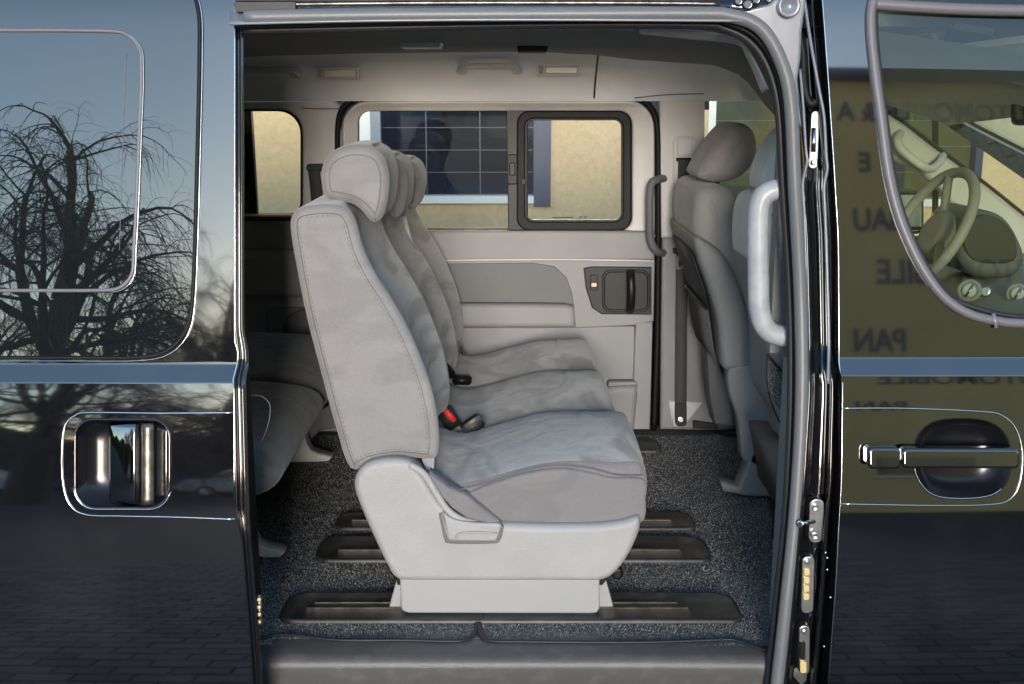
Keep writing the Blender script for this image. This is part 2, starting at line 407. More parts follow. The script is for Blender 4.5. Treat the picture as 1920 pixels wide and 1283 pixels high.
def text(name, s, loc, size, rot, m, parent, sx=1.0, bold=.0):
    cu = bpy.data.curves.new(name, 'FONT'); cu.body = s; cu.size = size; cu.extrude = .006; cu.offset = bold; cu.align_x = 'CENTER'; cu.align_y = 'CENTER'
    tmp = bpy.data.objects.new(name + '_t', cu); COL.objects.link(tmp)
    dg = bpy.context.evaluated_depsgraph_get(); dg.update()
    me = bpy.data.meshes.new_from_object(tmp.evaluated_get(dg)); bpy.data.objects.remove(tmp)
    M_ = Matrix.Translation(loc) @ rot.to_matrix().to_4x4() @ Matrix.Diagonal((sx, 1, 1, 1))
    me.transform(M_); me.materials.clear(); me.materials.append(m)
    o = bpy.data.objects.new(name, me); COL.objects.link(o); adopt(o, parent); return o
from mathutils import Euler

def panel(name, zs, xl, xr, off, thick, m, parent, cols=40, holes=()):
    """thick curved body panel with exact skin normals; holes = world (x,z) outlines"""
    V = []; Fc = []; n = cols + 1; Nz = len(zs)
    for side in (0, 1):
        for z in zs:
            a, b = xl(z), xr(z)
            for k in range(n):
                x = a + (b - a) * k / cols; V.append((x, skin(x, z, off) + side * thick, z))
    T = n * Nz
    for i in range(Nz - 1):
        for k in range(cols):
            a = i * n + k; Fc.append((a, a + 1, a + n + 1, a + n)); Fc.append((T + a, T + a + n, T + a + n + 1, T + a + 1))
    for k in range(cols):
        Fc.append((k, T + k, T + k + 1, k + 1)); a = (Nz - 1) * n + k; Fc.append((a, a + 1, T + a + 1, T + a))
    for i in range(Nz - 1):
        a = i * n; Fc.append((a, a + n, T + a + n, T + a)); a = i * n + cols; Fc.append((a, T + a, T + a + n, a + n))
    o = mk(name, V, Fc, m, None)
    for h in holes:
        c = prism('cut', h, -.5, 1.0, m, None, bevel=0.0005, segs=1)
        md = o.modifiers.new('b', 'BOOLEAN'); md.object = c; md.operation = 'DIFFERENCE'; md.solver = 'EXACT'
        dg = bpy.context.evaluated_depsgraph_get(); dg.update()
        me = bpy.data.meshes.new_from_object(o.evaluated_get(dg)); o.modifiers.clear(); old = o.data; o.data = me
        bpy.data.objects.remove(c)
    me = o.data
    for p in me.polygons: p.use_smooth = True
    nn = []
    for l in me.loops: nn.append((0, 0, 0))
    for p in me.polygons:
        front = all(abs(me.vertices[i].co.y - skin(me.vertices[i].co.x, me.vertices[i].co.z, off)) < thick * .45 for i in p.vertices)
        for li in p.loop_indices:
            v = me.vertices[me.loops[li].vertex_index].co
            if front:
                c = p.center; zz = v.z + (c.z - v.z) * .02
                nn[li] = tuple(nrm(v.x, zz, off))
            else: nn[li] = tuple(p.normal)
    me.normals_split_custom_set(nn)
    adopt(o, parent); return o

# =====================================================================================================
#                                              THE GROUND
# =====================================================================================================
gr = mk('pavement', [(-120, -120, 0), (120, -120, 0), (120, 120, 0), (-120, 120, 0)], [(0, 1, 2, 3)], M_asph, smooth=False, kind='structure')
pav_meshes = []
for m_ in M_paver:
    v = []; a, b, h, e = .097, .047, .05, .006
    for (x, y, z) in ((-a, -b, 0), (a, -b, 0), (a, b, 0), (-a, b, 0), (-a, -b, h - e), (a, -b, h - e), (a, b, h - e), (-a, b, h - e),
                      (-a + e, -b + e, h), (a - e, -b + e, h), (a - e, b - e, h), (-a + e, b - e, h)): v.append((x, y, z))
    f = [(8, 9, 10, 11)]
    for q in (0, 4):
        for k in range(4): l = (k + 1) % 4; f.append((q + k, q + l, q + 4 + l, q + 4 + k))
    me = bpy.data.meshes.new('paver'); me.from_pydata(v, [], f); me.materials.append(m_); fixn(me); pav_meshes.append(me)
cnt = 0; SV, SF, SM = [], [], []
allp = []
for i in range(-28, 66):
    y = -.42 - i * .1 + 2.0
    for j in range(-34, 26):
        x = j * .2 + (.1 if i % 2 else 0)
        allp.append((x, y))
def pdist(p): return (p[0] + 1.15) ** 2 * .9 + (p[1] + 2.1) ** 2
near_p = sorted([p for p in allp if p[1] < -.45], key=pdist)[:296]; near_s = set(near_p)
for (x, y) in near_p:
    c = random.choice((0, 0, 0, 1, 1, 2)); o = bpy.data.objects.new('paver', pav_meshes[c]); COL.objects.link(o)
    o.location = (x + random.uniform(-.001, .001), y, -.048 + .02 + random.uniform(-.0015, .0015)); o.rotation_euler = (random.uniform(-.012, .012), random.uniform(-.012, .012), random.uniform(-.008, .008))
    adopt(o, gr)
for (x, y) in allp:
    if (x, y) in near_s: continue
    c = random.choice((0, 0, 0, 1, 1, 2)); me = pav_meshes[c]; k0 = len(SV); dz = -.028 + random.uniform(-.0015, .0015); tx, ty = random.uniform(-.012, .012), random.uniform(-.012, .012)
    for v in me.vertices: SV.append((v.co.x + x, v.co.y + y, v.co.z + dz + v.co.x * ty + v.co.y * tx))
    for p in me.polygons: SF.append(tuple(k0 + q for q in p.vertices)); SM.append(c)
mk('paving_field', SV, SF, None, gr, smooth=False, mats=M_paver, fm=SM, kind='stuff')

# =====================================================================================================
#                                     THE VAN: body, doors, opening
# =====================================================================================================
van = thing('van', (0, .8, 0), 'black passenger van seen from the side with its sliding door open onto grey seats', 'van')

# ---- left: sliding door (slid back, stands proud of the body)
zs = []
z = .30
while z < 2.02:
    zs.append(z); z += .004 if 1.18 < z < 1.25 else .02
zs.append(2.02)
sdoor = tag(bpy.data.objects.new('sliding_door', None)); 
COL.objects.link(sdoor); sdoor.location = (-1.0, LOFF, 0); adopt(sdoor, van)
LED = [(-60, 441), (0, 440), (620, 441), (655, 445), (680, 446), (712, 437), (960, 442), (1000, 452), (1200, 468), (1300, 474), (1500, 480)]
def led_x(z):   # world x of the panel's right edge at height z
    lo, hi = -400, 1900
    for _ in range(30):
        mid = (lo + hi) / 2
        if S(440, mid, LOFF).z > z: lo = mid
        else: hi = mid
    return S(lerp(LED, lo), lo, LOFF).x
_t = [(z, led_x(z)) for z in [0.25 + .05 * i for i in range(38)]]
rc = rr(141, 787, 318, 953, (34, 34, 40, 40), 8)
hole = [(S(a, b, LOFF).x, S(a, b, LOFF).z) for a, b in rc]
panel('door_panel', zs, lambda z: -2.3, lambda z: lerp(_t, z), LOFF, .03, M_paint, sdoor, cols=60, holes=[hole])
rows = list(range(-60, 1400, 12))
strip('door_edge', rows, LED, [(-60, 457), (0, 457), (620, 458), (655, 466), (685, 467), (712, 461), (900, 466), (985, 469), (1050, 474), (1200, 487), (1300, 494), (1500, 500)],
      [(-.02, .001), (0, -.0015), (.08, -.003), (.18, .001), (.3, .010), (.5, .012), (.58, .004), (.66, -.002), (.76, -.0025), (.85, .003), (.92, .0), (.98, .004), (1, .03), (.97, .05)], LOFF, M_jamb, sdoor)
# chrome line built in as the glint along the black hem
onskin('edge_glint', [(440 + (0 if y < 640 else 0), y) for y in range(-40, 641, 40)] + [(446, 660), (445, 682), (437, 712)] + [(439, y) for y in range(740, 960, 40)], LOFF, -.002, M_chrome, sdoor, .0011, sm=0)
# privacy glass with its seal and the inner sliding pane
wo = [(-300, -80), (300, -80), (350, -30), (372, 20), (374, 120), (370, 300), (366, 450), (361, 560), (352, 610), (330, 645), (295, 665), (240, 671), (150, 671), (60, 671), (-40, 671), (-150, 671), (-300, 671)]
wo2 = [tuple(v) for v in cr([Vector(p) for p in wo], 5)]
def skin_slab(name, px, off, lift, depth, m, parent, bevel=.0015, grid=26):
    """panel that follows the body skin: filled grid inside an outline"""
    pts = [S(a, b, off) for a, b in px]; zmin = min(p.z for p in pts); zmax = max(p.z for p in pts)
    V = []; Fc = []; n = 24; rowsz = [zmin + 1e-4 + (zmax - zmin - 2e-4) * (.5 - .5 * math.cos(PI * i / 60)) for i in range(61)]
    nn = []
    for z in rowsz:
        xs = []
        for i in range(len(pts)):
            a, b = pts[i], pts[(i + 1) % len(pts)]
            if (a.z - z) * (b.z - z) <= 0 and abs(a.z - b.z) > 1e-9: xs.append(a.x + (b.x - a.x) * (z - a.z) / (b.z - a.z))
        x0, x1 = min(xs), max(xs)
        for k in range(n + 1):
            x = x0 + (x1 - x0) * k / n; V.append((x, skin(x, z, off) + lift, z)); nn.append(tuple(nrm(x, z, off)))
    for i in range(60):
        for k in range(n): a = i * (n + 1) + k; Fc.append((a, a + 1, a + n + 2, a + n + 1))
    me = bpy.data.meshes.new(name); me.from_pydata(V, [], Fc); me.materials.append(m)
    for p in me.polygons: p.use_smooth = True
    me.normals_split_custom_set_from_vertices(nn)
    o = bpy.data.objects.new(name, me); COL.objects.link(o); adopt(o, parent)
    if depth:
        md = o.modifiers.new('s', 'SOLIDIFY'); md.thickness = depth; md.offset = -1
    return o
skin_slab('window_glass', wo2, LOFF, -.003, 0, M_privacy, sdoor)
onskin('window_seal', wo[1:], LOFF, -.003, M_rubber, sdoor, .0042, sm=6)
onskin('seal_highlight', [(a + (5 if a > 200 else 0), b + (6 if b > 600 else 0)) for a, b in wo[1:]], LOFF, -.0035, M_chrome, sdoor, .0011, sm=6)
wi = [(-300, 57), (-150, 57), (0, 57), (100, 57), (180, 58)] + [(212 + 53 * math.sin(R(t)), 112 - 53 * math.cos(R(t))) for t in range(8, 91, 12)] + [(265, 160), (262, 230), (258, 330), (254, 420), (251, 470)] + \
     [(205 + 45 * math.cos(R(t)), 498 + 46 * math.sin(R(t))) for t in range(6, 91, 12)] + [(160, 545), (80, 545), (0, 545), (-300, 546)]
onskin('pane_frame', wi, LOFF, -.004, M_winseal, sdoor, .0036, sm=2)
onskin('pane_bead', [(a + 4, b + (4 if b > 300 else 0)) for a, b in wi[5:-4]], LOFF, -.0060, M_chrome, sdoor, .0009, sm=2)
onskin('defroster_line', [(237, 100), (233, 200), (228, 330), (224, 470)], LOFF, -.0035, M_winseal, sdoor, .0006, sm=4)
# handle: raised plate outline, dished cup, chrome pull
onskin('handle_plate_edge', [(440, 774), (300, 775), (170, 774), (140, 780), (121, 802), (116, 850), (118, 905), (130, 945), (160, 965), (230, 968), (330, 970), (440, 974)], LOFF, -.0008, M_chrome, sdoor, .0016, sm=6)
def bowl(name, px, off, depth, m, parent, rings=8, k=1.0, power=2.2):
    c = Vector((sum(a for a, b in px) / len(px), sum(b for a, b in px) / len(px)))
    V = []; Fc = []; N = len(px)
    for i in range(rings + 1):
        t = i / rings; s = 1 - t * .97; dd = depth * (1 - (1 - t) ** power)
        if i == 0: dd = -.0015; s = 1.02
        for a, b in px:
            q = c + (Vector((a, b)) - c) * s
            V.append(S(q.x, q.y, off) + Vector((0, dd, 0)))
    for i in range(rings):
        for j in range(N): l = (j + 1) % N; Fc.append((i * N + j, i * N + l, (i + 1) * N + l, (i + 1) * N + j))
    Fc.append(tuple(rings * N + j for j in range(N)))
    return mk(name, V, Fc, m, parent)
hd = bowl('handle_cup', rc, LOFF, .035, M_cup, sdoor, k=1, power=6)
onskin('cup_rim', rc, LOFF, -.001, M_jamb, sdoor, .0028, sm=0, closed=True)
onskin('cup_rim_line', rr(139, 785, 320, 955, (34, 34, 40, 40), 8)[10:27], LOFF, -.003, M_chrome, sdoor, .0012, sm=0)
# pull: curved vertical plate
def skinpatch(name, x0, x1, y0, y1, off, fn, m, parent, n=14, th=.006):
    V = []; Fc = []
    for i in range(n + 1):
        for j in range(n + 1):
            u, v = j / n, i / n; p = S(x0 + (x1 - x0) * u, y0 + (y1 - y0) * v, off); V.append(p + Vector((0, fn(u, v), 0)))
    for i in range(n):
        for j in range(n): a = i * (n + 1) + j; Fc.append((a, a + 1, a + n + 2, a + n + 1))
    o = mk(name, V, Fc, m, parent)
    md = o.modifiers.new('s', 'SOLIDIFY'); md.thickness = th; md.offset = 0
    return o
skinpatch('door_pull', 203, 256, 793, 948, LOFF, lambda u, v: .006 - .008 * math.sin(PI * u * .5 + .1) + .004 * (2 * v - 1) ** 4 + .006 * (1 - u) ** 3, M_darkchrome, sdoor)
skinpatch('pull_backplate', 262, 286, 795, 948, LOFF, lambda u, v: .002 + .006 * (2 * u - 1) ** 2, M_rust, sdoor)
onskin('pull_spine', [(259, 795), (259, 945)], LOFF, -.008, M_black, sdoor, .0028, sm=3)
skinpatch('cup_liner', 286, 314, 800, 940, LOFF, lambda u, v: .014 - .016 * u * u, M_jamb, sdoor)
# small hinge roller bracket at the foot of the door edge
for k in range(4):
    p = S(487, 1122 + k * 14, LOFF, .02); disc('roller_bolt', p, (0, -1, 0), .004, .008, M_gold, sdoor, n=10)
tube('roller_bracket', [S(485, 1116, LOFF, .025), S(488, 1170, LOFF, .025)], .005, M_steel, sdoor, n=6)

# ---- body side behind the sliding door and rocker
box('rear_side_panel', (-2.4, .02, .3), (-.62, .06, 1.2), M_paint, van); box('rear_side_upper', (-2.4, .15, 1.2), (-.62, .19, 1.95), M_paint, van)
box('rear_pillar_trim', (-.64, .12, .6), (-.565, .19, 1.86), M_black, van)
# ---- sill: scuff plate with rolled edge, step riser
SV = []; SF = []
sec = [(.075, .598), (.055, .597), (.02, .594), (.006, .590), (-.001, .582), (-.003, .57), (.002, .545), (.006, .50), (.004, .42), (-.01, .38), (-.05, .375), (-.052, .30), (.3, .30), (.3, .59)]
xs_ = [-.62, -.57, -.54, -.50, -.3, 0, .3, .52, .56, .62]
for x in xs_:
    lift = .0 if abs(x) < .51 else -.01 * (abs(x) - .5) / .1
    for y, z in sec: SV.append((x, y, z + (lift if z > .5 else 0)))
K = len(sec)
for i in range(len(xs_) - 1):
    for k in range(K): l = (k + 1) % K; SF.append((i * K + k, i * K + l, (i + 1) * K + l, (i + 1) * K + k))
mk('sill_plate', SV, SF, M_sill, van)
# ---- header over the opening: track rail, painted flange, weather strips
def hpath(tab, Y): return [P(a, b, Y) for a, b in tab]
def hpath2(tab, Y):
    out = []
    for a, b in tab:
        y = Y
        for _ in range(12): y = Y + lerp([(.3, -.125), (.5, -.115), (.8, -.09), (1.1, -.045), (1.35, 0)], P(a, b, y).z)
        out.append(P(a, b, y))
    return out
top1 = [(459, 33), (700, 29), (1000, 27), (1300, 26), (1370, 30), (1425, 52), (1462, 110), (1482, 190), (1490, 350), (1501, 560), (1503, 750), (1492, 950), (1474, 1130), (1457, 1283), (1450, 1360)]
top2 = [(457, 57), (700, 52), (1000, 47), (1300, 47), (1360, 54), (1410, 82), (1443, 135), (1460, 210), (1468, 350), (1481, 560), (1483, 750), (1474, 950), (1456, 1130), (1440, 1283), (1434, 1360)]
top3 = [(440, 50), (700, 44), (1000, 40), (1300, 39), (1365, 45), (1418, 72), (1452, 126), (1469, 205), (1477, 350), (1489, 560), (1491, 750), (1481, 950), (1463, 1130), (1447, 1283), (1440, 1360)]
tube('door_weatherstrip', hpath2(top1, .062), .0135, M_seal, van, n=14, sm=8)
tube('inner_edge_seal', hpath2(top2, .10), .0085, M_sealdark, van, n=12, sm=8)
tube('seal_groove', hpath2(top3, .082), .0055, M_rubber, van, n=10, sm=8)
top4 = [(440, 62), (1000, 54), (1190, 55)]
tube('headliner_edge', hpath(top4, .15), .0022, M_lg, van, n=6, sm=6)
# painted flange surface above the strip (leans upward, the mirrored sky is put into its colour)
def quadstrip(name, A, B, m, parent, nseg=8, bulge=0, thick=.004):
    a = cr(A, nseg, False); b = cr(B, nseg, False); V = []; Fc = []; n = 6
    for p, q in zip(a, b):
        for k in range(n + 1):
            t = k / n; V.append(p.lerp(q, t) + Vector((0, -bulge * math.sin(PI * t), 0)))
    for i in range(len(a) - 1):
        for k in range(n): c = i * (n + 1) + k; Fc.append((c, c + 1, c + n + 2, c + n + 1))
    o = mk(name, V, Fc, m, parent); md = o.modifiers.new('s', 'SOLIDIFY'); md.thickness = thick; md.offset = 0
    return o
quadstrip('header_flange', hpath([(430, 18), (700, 15), (1000, 15), (1380, 20)], .115), hpath([(430, 46), (700, 40), (1000, 38), (1400, 40)], .05), M_skypaint, van)
# roof drip area with sliding track
quadstrip('header_panel', hpath([(430, -60), (1520, -60)], .20), hpath([(430, 20), (1490, 18)], .13), M_jamb, van)
tube('track_rail', hpath([(440, 10), (800, 6), (1200, 6), (1350, 8)], .09), .0055, M_rust, van, n=8, sm=6)
tube('track_lip', hpath([(440, 17), (560, 19), (800, 15), (1200, 14), (1390, 22)], .10), .0028, M_chrome, van, n=8, sm=6)
tube('track_gutter', hpath([(440, -4), (800, -6), (1400, -6)], .08), .007, M_skypaint, van, n=8, sm=4)
box('track_cover', tuple(P(440, 22, .075)), (P(553, 0, .075).x, .10, P(553, 4, .075).z), M_black, van)
for (a, b, r_) in ((1385, 6, .013), (1402, 12, .016), (1418, 4, .012), (1440, 2, .010)):
    disc('track_bracket_bolt', P(a, b, .09), (-.2, -1, .1), r_ * .7, .02, M_jamb, van, n=12)
tube('track_bracket', hpath([(1370, 12), (1400, 16), (1425, 28), (1412, 36)], .085), .006, M_steel, van, n=8, sm=5)
disc('hinge_cup', P(1478, 12, .07), (0, -1, 0), .022, .012, M_skypaint, van, n=20, dish=.01)
# ---- B pillar: corner with the sky's reflection in its colour, jamb with grooves, front-door shut gap
cor = [(1385, 24), (1440, 8), (1500, -40), (1512, 0), (1504, 60), (1502, 110), (1496, 150), (1500, 200), (1504, 240), (1488, 210), (1478, 140), (1450, 70), (1420, 40)]
slab('pillar_corner', cor, .075, .05, M_skypaint, van, bevel=.006)
rows = list(range(-60, 1400, 12))
JL = [(-60, 1496), (0, 1496), (150, 1490), (230, 1500), (300, 1508), (330, 1509), (350, 1503), (450, 1509), (640, 1514), (750, 1512), (900, 1502), (1100, 1484), (1283, 1466), (1400, 1456)]
JR = [(-60, 1528), (0, 1531), (150, 1548), (300, 1558), (450, 1567), (640, 1569), (690, 1570), (720, 1578), (900, 1576), (1000, 1568), (1100, 1563), (1283, 1548), (1400, 1540)]
strip('pillar_jamb', rows, JL, JR,
      [(-.35, .07), (-.15, .045), (0, .030), (.06, .018), (.10, .018), (.17, .05), (.25, .068), (.45, .072), (.62, .068), (.68, .035), (.71, .020), (.76, .018), (.80, .05), (.85, .10), (1.0, .11), (1.05, .11)], ROFF, M_jamb, van)
onskin('jamb_bead', [(1500, 130), (1506, 200), (1511, 280), (1513, 305), (1505, 345), (1508, 400), (1511, 500), (1514, 640)], ROFF, .010, M_skypaint, van, .0028, sm=5)
onskin('outer_jamb_bead', [(1508, 0), (1520, 80), (1536, 170), (1545, 220), (1549, 290), (1551, 318), (1545, 350), (1547, 400), (1551, 520), (1554, 640), (1552, 720)], ROFF, .012, M_skypaint, van, .0034, sm=5)
box('pillar_inner', (.585, .12, .3), (.66, .20, 1.2), M_mg, van); box('pillar_inner_upper', (.56, .22, 1.2), (.66, .26, 1.86), M_mg, van)
onskin('check_strap_rubber', [(1497, 62), (1505, 100), (1507, 160), (1518, 195), (1530, 190)], ROFF, .03, M_rubber, van, .010, sm=4)
# top striker, latch striker, contact plates
def plate(name, px, lift, m, parent, r=.0, th=.004):
    pts = [S(a, b, ROFF, lift) for a, b in px]; Y = sum(p.y for p in pts) / len(pts)
    return prism(name, [(p.x, p.z) for p in pts], Y, th + .02, m, parent, bevel=.002)
t = plate('upper_striker', rr(1519, 208, 1536, 318, 8, 4), .045, M_steel, van)
for b in (222, 304): disc('striker_screw', S(1527, b, ROFF, .043), (-.2, -1, 0), .006, .006, M_steel, t, n=12)
tube('striker_bar', [S(1526, 240, ROFF, .035), S(1526, 285, ROFF, .035)], .004, M_chrome, t, n=8)
t = plate('latch_striker', rr(1517, 934, 1545, 1021, 13, 5), .040, M_steel, van)
for b in (950, 1004): disc('striker_screw', S(1528, b, ROFF, .037), (-.1, -1, 0), .0075, .006, M_steel, t, n=14, dish=.002)
tube('striker_pin', [S(1526, 978, ROFF, .040), S(1502, 982, ROFF, .012)], .0045, M_chrome, t, n=8)
disc('pin_head', S(1501, 982, ROFF, .012), (-.5, -1, .1), .008, .006, M_chrome, t, n=12)
t = plate('contact_plate', rr(1503, 1042, 1527, 1153, 10, 5), .040, M_steel, van)
for k in range(4): o = prism('contact', [(p.x, p.z) for p in [S(a, b, ROFF, .036) for a, b in rr(1507, 1066 + k * 16, 1518, 1079 + k * 16, 3, 2)]], S(1512, 1080, ROFF, .034).y, .01, M_gold, t, bevel=.001)
disc('plate_screw', S(1513, 1053, ROFF, .036), (0, -1, 0), .005, .005, M_steel, t, n=12)
t = plate('lower_contact_plate', rr(1498, 1173, 1519, 1266, 9, 5), .040, M_steel, van)
disc('plate_screw', S(1508, 1184, ROFF, .036), (0, -1, 0), .005, .005, M_steel, t, n=12)
prism('contact_slot', [(p.x, p.z) for p in [S(a, b, ROFF, .036) for a, b in rr(1500, 1203, 1510, 1237, 3, 2)]], S(1505, 1220, ROFF, .034).y, .01, M_black, t, bevel=.001)
prism('contact', [(p.x, p.z) for p in [S(a, b, ROFF, .036) for a, b in rr(1500, 1240, 1512, 1262, 3, 2)]], S(1505, 1250, ROFF, .034).y, .01, M_gold, t, bevel=.001)
for (a, b) in ((1548, 1036), (1551, 1046), (1557, 1120), (1545, 1212), (1551, 1068)):
    disc('paint_chip', S(a, b, ROFF, .012 if a < 1553 else 0.002), (0, -1, 0), .0016, .001, M_white, van, n=6)

# ---- front door
fdoor = bpy.data.objects.new('front_door', None); COL.objects.link(fdoor); fdoor.location = (1.2, 0, 0); adopt(fdoor, van)
wl = [(1700, -40), (1650, -20), (1634, 10), (1632, 60), (1640, 140), (1652, 230), (1664, 320), (1680, 390), (1702, 450), (1733, 510), (1770, 558), (1815, 588), (1870, 602), (1930, 607), (2100, 610), (2400, 612)]
wl_w = [S(a, b, ROFF) for a, b in cr([Vector(p) for p in wl], 6, False)] if False else [S(v.x, v.y, ROFF) for v in cr([Vector(p) for p in wl], 6, False)]
def win_x(z):
    best = 2.25
    for a, b in zip(wl_w, wl_w[1:]):
        if (a.z - z) * (b.z - z) <= 0 and abs(a.z - b.z) > 1e-7:
            best = min(best, a.x + (b.x - a.x) * (z - a.z) / (b.z - a.z))
    return best
DJ = [(-60, 1537), (0, 1541), (150, 1552), (300, 1562), (450, 1571), (640, 1572), (690, 1572), (712, 1579), (900, 1577), (1000, 1571), (1100, 1566), (1283, 1552), (1500, 1540)]
def dj_x(z):
    lo, hi = -400, 1900
    for _ in range(30):
        mid = (lo + hi) / 2
        if S(1560, mid, ROFF).z > z: lo = mid
        else: hi = mid
    return S(lerp(DJ, lo), lo, ROFF).x
_d = [(z, dj_x(z)) for z in [0.25 + .05 * i for i in range(38)]]
zw = wl_w[-1].z
zs2 = [z for z in zs if z < zw - .001] + [zw]
zr = zw; 
rc2 = [tuple(v) for v in cr([Vector(p) for p in ((1800, 785), (1850, 790), (1882, 812), (1896, 855), (1888, 900), (1860, 928), (1800, 935), (1750, 928), (1722, 900), (1713, 860), (1722, 818), (1750, 792))], 4)]
hole2 = [(S(a, b, ROFF).x, S(a, b, ROFF).z) for a, b in rc2]
panel('door_panel', zs2, lambda z: lerp(_d, z), lambda z: 2.25, ROFF, .05, M_paint, fdoor, cols=50, holes=[hole2])
zs3 = [zw + .0001]; z = zw
while z < 1.99: z += .004 if z < zw + .1 else .015; zs3.append(z)
panel('door_frame_panel', [z for z in zs3], lambda z: lerp(_d, z), lambda z: win_x(z) + .004, ROFF, .05, M_paint, fdoor, cols=16)
onskin('window_seal', [(a, b) for a, b in wl], ROFF, -.002, M_winseal, fdoor, .0095, sm=6, n=12)
onskin('seal_lip', [(a + 9, b - (12 if b > 560 else 2)) for a, b in wl], ROFF, .0, M_sealdark, fdoor, .006, sm=6)
onskin('upper_window_seal', [(1640, 8), (1700, 12), (1800, 17), (1930, 20), (2200, 24)], ROFF, -.002, M_winseal, fdoor, .012, sm=5)
tube('seal_clip', [S(1862, 588, ROFF, -.008), S(1868, 615, ROFF, -.008)], .004, M_skypaint, fdoor, n=6)
skin_slab('window_glass', [(1630, -30), (2400, -30), (2400, 612)] + [tuple(v) for v in reversed([(a, b) for a, b in wl[4:-1]])], ROFF, .008, 0, M_glassfront, fdoor)
onskin('edge_glint', [(a, b) for b, a in DJ[:-1]][0:0] + [(lerp(DJ, y) + 1, y) for y in range(-40, 1300, 40)], ROFF, .0005, M_chrome, fdoor, .0012, sm=0)  # chrome line standing for the glint on the black door edge
onskin('handle_plate_edge', [(1578, 766), (1700, 766), (1840, 772), (1880, 780), (1905, 805), (1917, 850), (1912, 905), (1895, 935), (1860, 946), (1750, 948), (1574, 945)], ROFF, -.0006, M_chrome, fdoor, .0015, sm=6)
bowl('handle_cup', rc2, ROFF, .03, M_cup, fdoor, power=5)
onskin('cup_rim_line', rc2[18:38], ROFF, -.0005, M_chrome, fdoor, .0014, sm=0)
def bar(name, x0, x1, y0, y1, off, lift, th, m, parent):
    px = rr(x0, y0, x1, y1, min(10, (y1 - y0) / 3), 4); pts = [S(a, b, off, lift) for a, b in px]
    Y = sum(p.y for p in pts) / len(pts)
    zc = sum(p.z for p in pts) / len(pts)
    return prism(name, [(p.x, p.z) for p in pts], Y, th, m, parent, bevel=.006, segs=5, yfun=lambda x, z: (z - zc) * .19)
h = bar('door_handle', 1692, 1912, 842, 880, ROFF, -.034, .020, M_paint, fdoor)
bar('handle_end_cap', 1628, 1690, 840, 881, ROFF, -.032, .030, M_paint, fdoor)

# =====================================================================================================
#                                     THE VAN: cabin shell
# =====================================================================================================
FZ = .60
# carpet as one sheet of pile with edge binding
cz = FZ - .004
mk('carpet', [(-2.2, .05, cz), (1.3, .05, cz), (1.3, 1.66, cz), (-2.2, 1.66, cz)], [(0, 1, 2, 3)], M_carpet, van, smooth=False)
import numpy as np
rg = np.random.default_rng(4); NT = 220000
tx_ = rg.uniform(-.70, .80, NT); ty_ = .078 + (1.56 - .078) * rg.uniform(0, 1, NT) ** 1.35; an = rg.uniform(0, 2 * PI, NT); hw = rg.uniform(.0006, .0014, NT); hh_ = rg.uniform(.002, .0048, NT); la = rg.uniform(-.0025, .0025, (NT, 2))
co = np.empty((NT, 3, 3)); co[:, 0, 0] = tx_ - np.cos(an) * hw; co[:, 0, 1] = ty_ - np.sin(an) * hw; co[:, 0, 2] = cz; co[:, 1, 0] = tx_ + np.cos(an) * hw; co[:, 1, 1] = ty_ + np.sin(an) * hw; co[:, 1, 2] = cz
co[:, 2, 0] = tx_ + la[:, 0]; co[:, 2, 1] = ty_ + la[:, 1]; co[:, 2, 2] = cz + hh_
me = bpy.data.meshes.new('carpet_pile'); me.vertices.add(NT * 3); me.vertices.foreach_set('co', co.ravel()); me.loops.add(NT * 3); me.loops.foreach_set('vertex_index', np.arange(NT * 3)); me.polygons.add(NT)
me.polygons.foreach_set('loop_start', np.arange(0, NT * 3, 3)); me.polygons.foreach_set('loop_total', np.full(NT, 3)); me.polygons.foreach_set('material_index', rg.choice([0, 0, 1, 1, 2], NT)); me.update()
for nm, c in (('pile_dark', .05), ('pile_mid', .19), ('pile_light', .40)): me.materials.append(mat(nm, (c, c * .98, c * .95), .95))
o = bpy.data.objects.new('carpet_pile', me); COL.objects.link(o); adopt(o, van); o['kind'] = 'stuff'
box('floor_pan', (-2.3, .02, .35), (2.2, 1.75, cz - .01), M_black, van)
def onfloor(px, z=FZ): return [PZ(a, b, z) for a, b in px]
tube('carpet_binding', onfloor([(480, 1200), (520, 1190), (560, 1192), (640, 1200), (760, 1200), (850, 1202), (883, 1196), (893, 1180), (894, 1160)], FZ), .0045, M_sealdark, van, n=8, sm=5, rz=.0035)
tube('carpet_binding', onfloor([(902, 1152), (899, 1168), (901, 1190), (918, 1201), (1000, 1203), (1200, 1204), (1330, 1200), (1372, 1199), (1400, 1207), (1440, 1222)], FZ), .0045, M_sealdark, van, n=8, sm=5, rz=.0035)
tube('carpet_back_binding', onfloor([(1120, 815), (1222, 806), (1235, 800), (1335, 806), (1348, 812), (1400, 822)], FZ), .006, M_sealdark, van, n=6, sm=4)
tube('carpet_side_binding', onfloor([(1380, 905), (1440, 925), (1452, 1010)], FZ), .007, M_sealdark, van, n=6, sm=4)
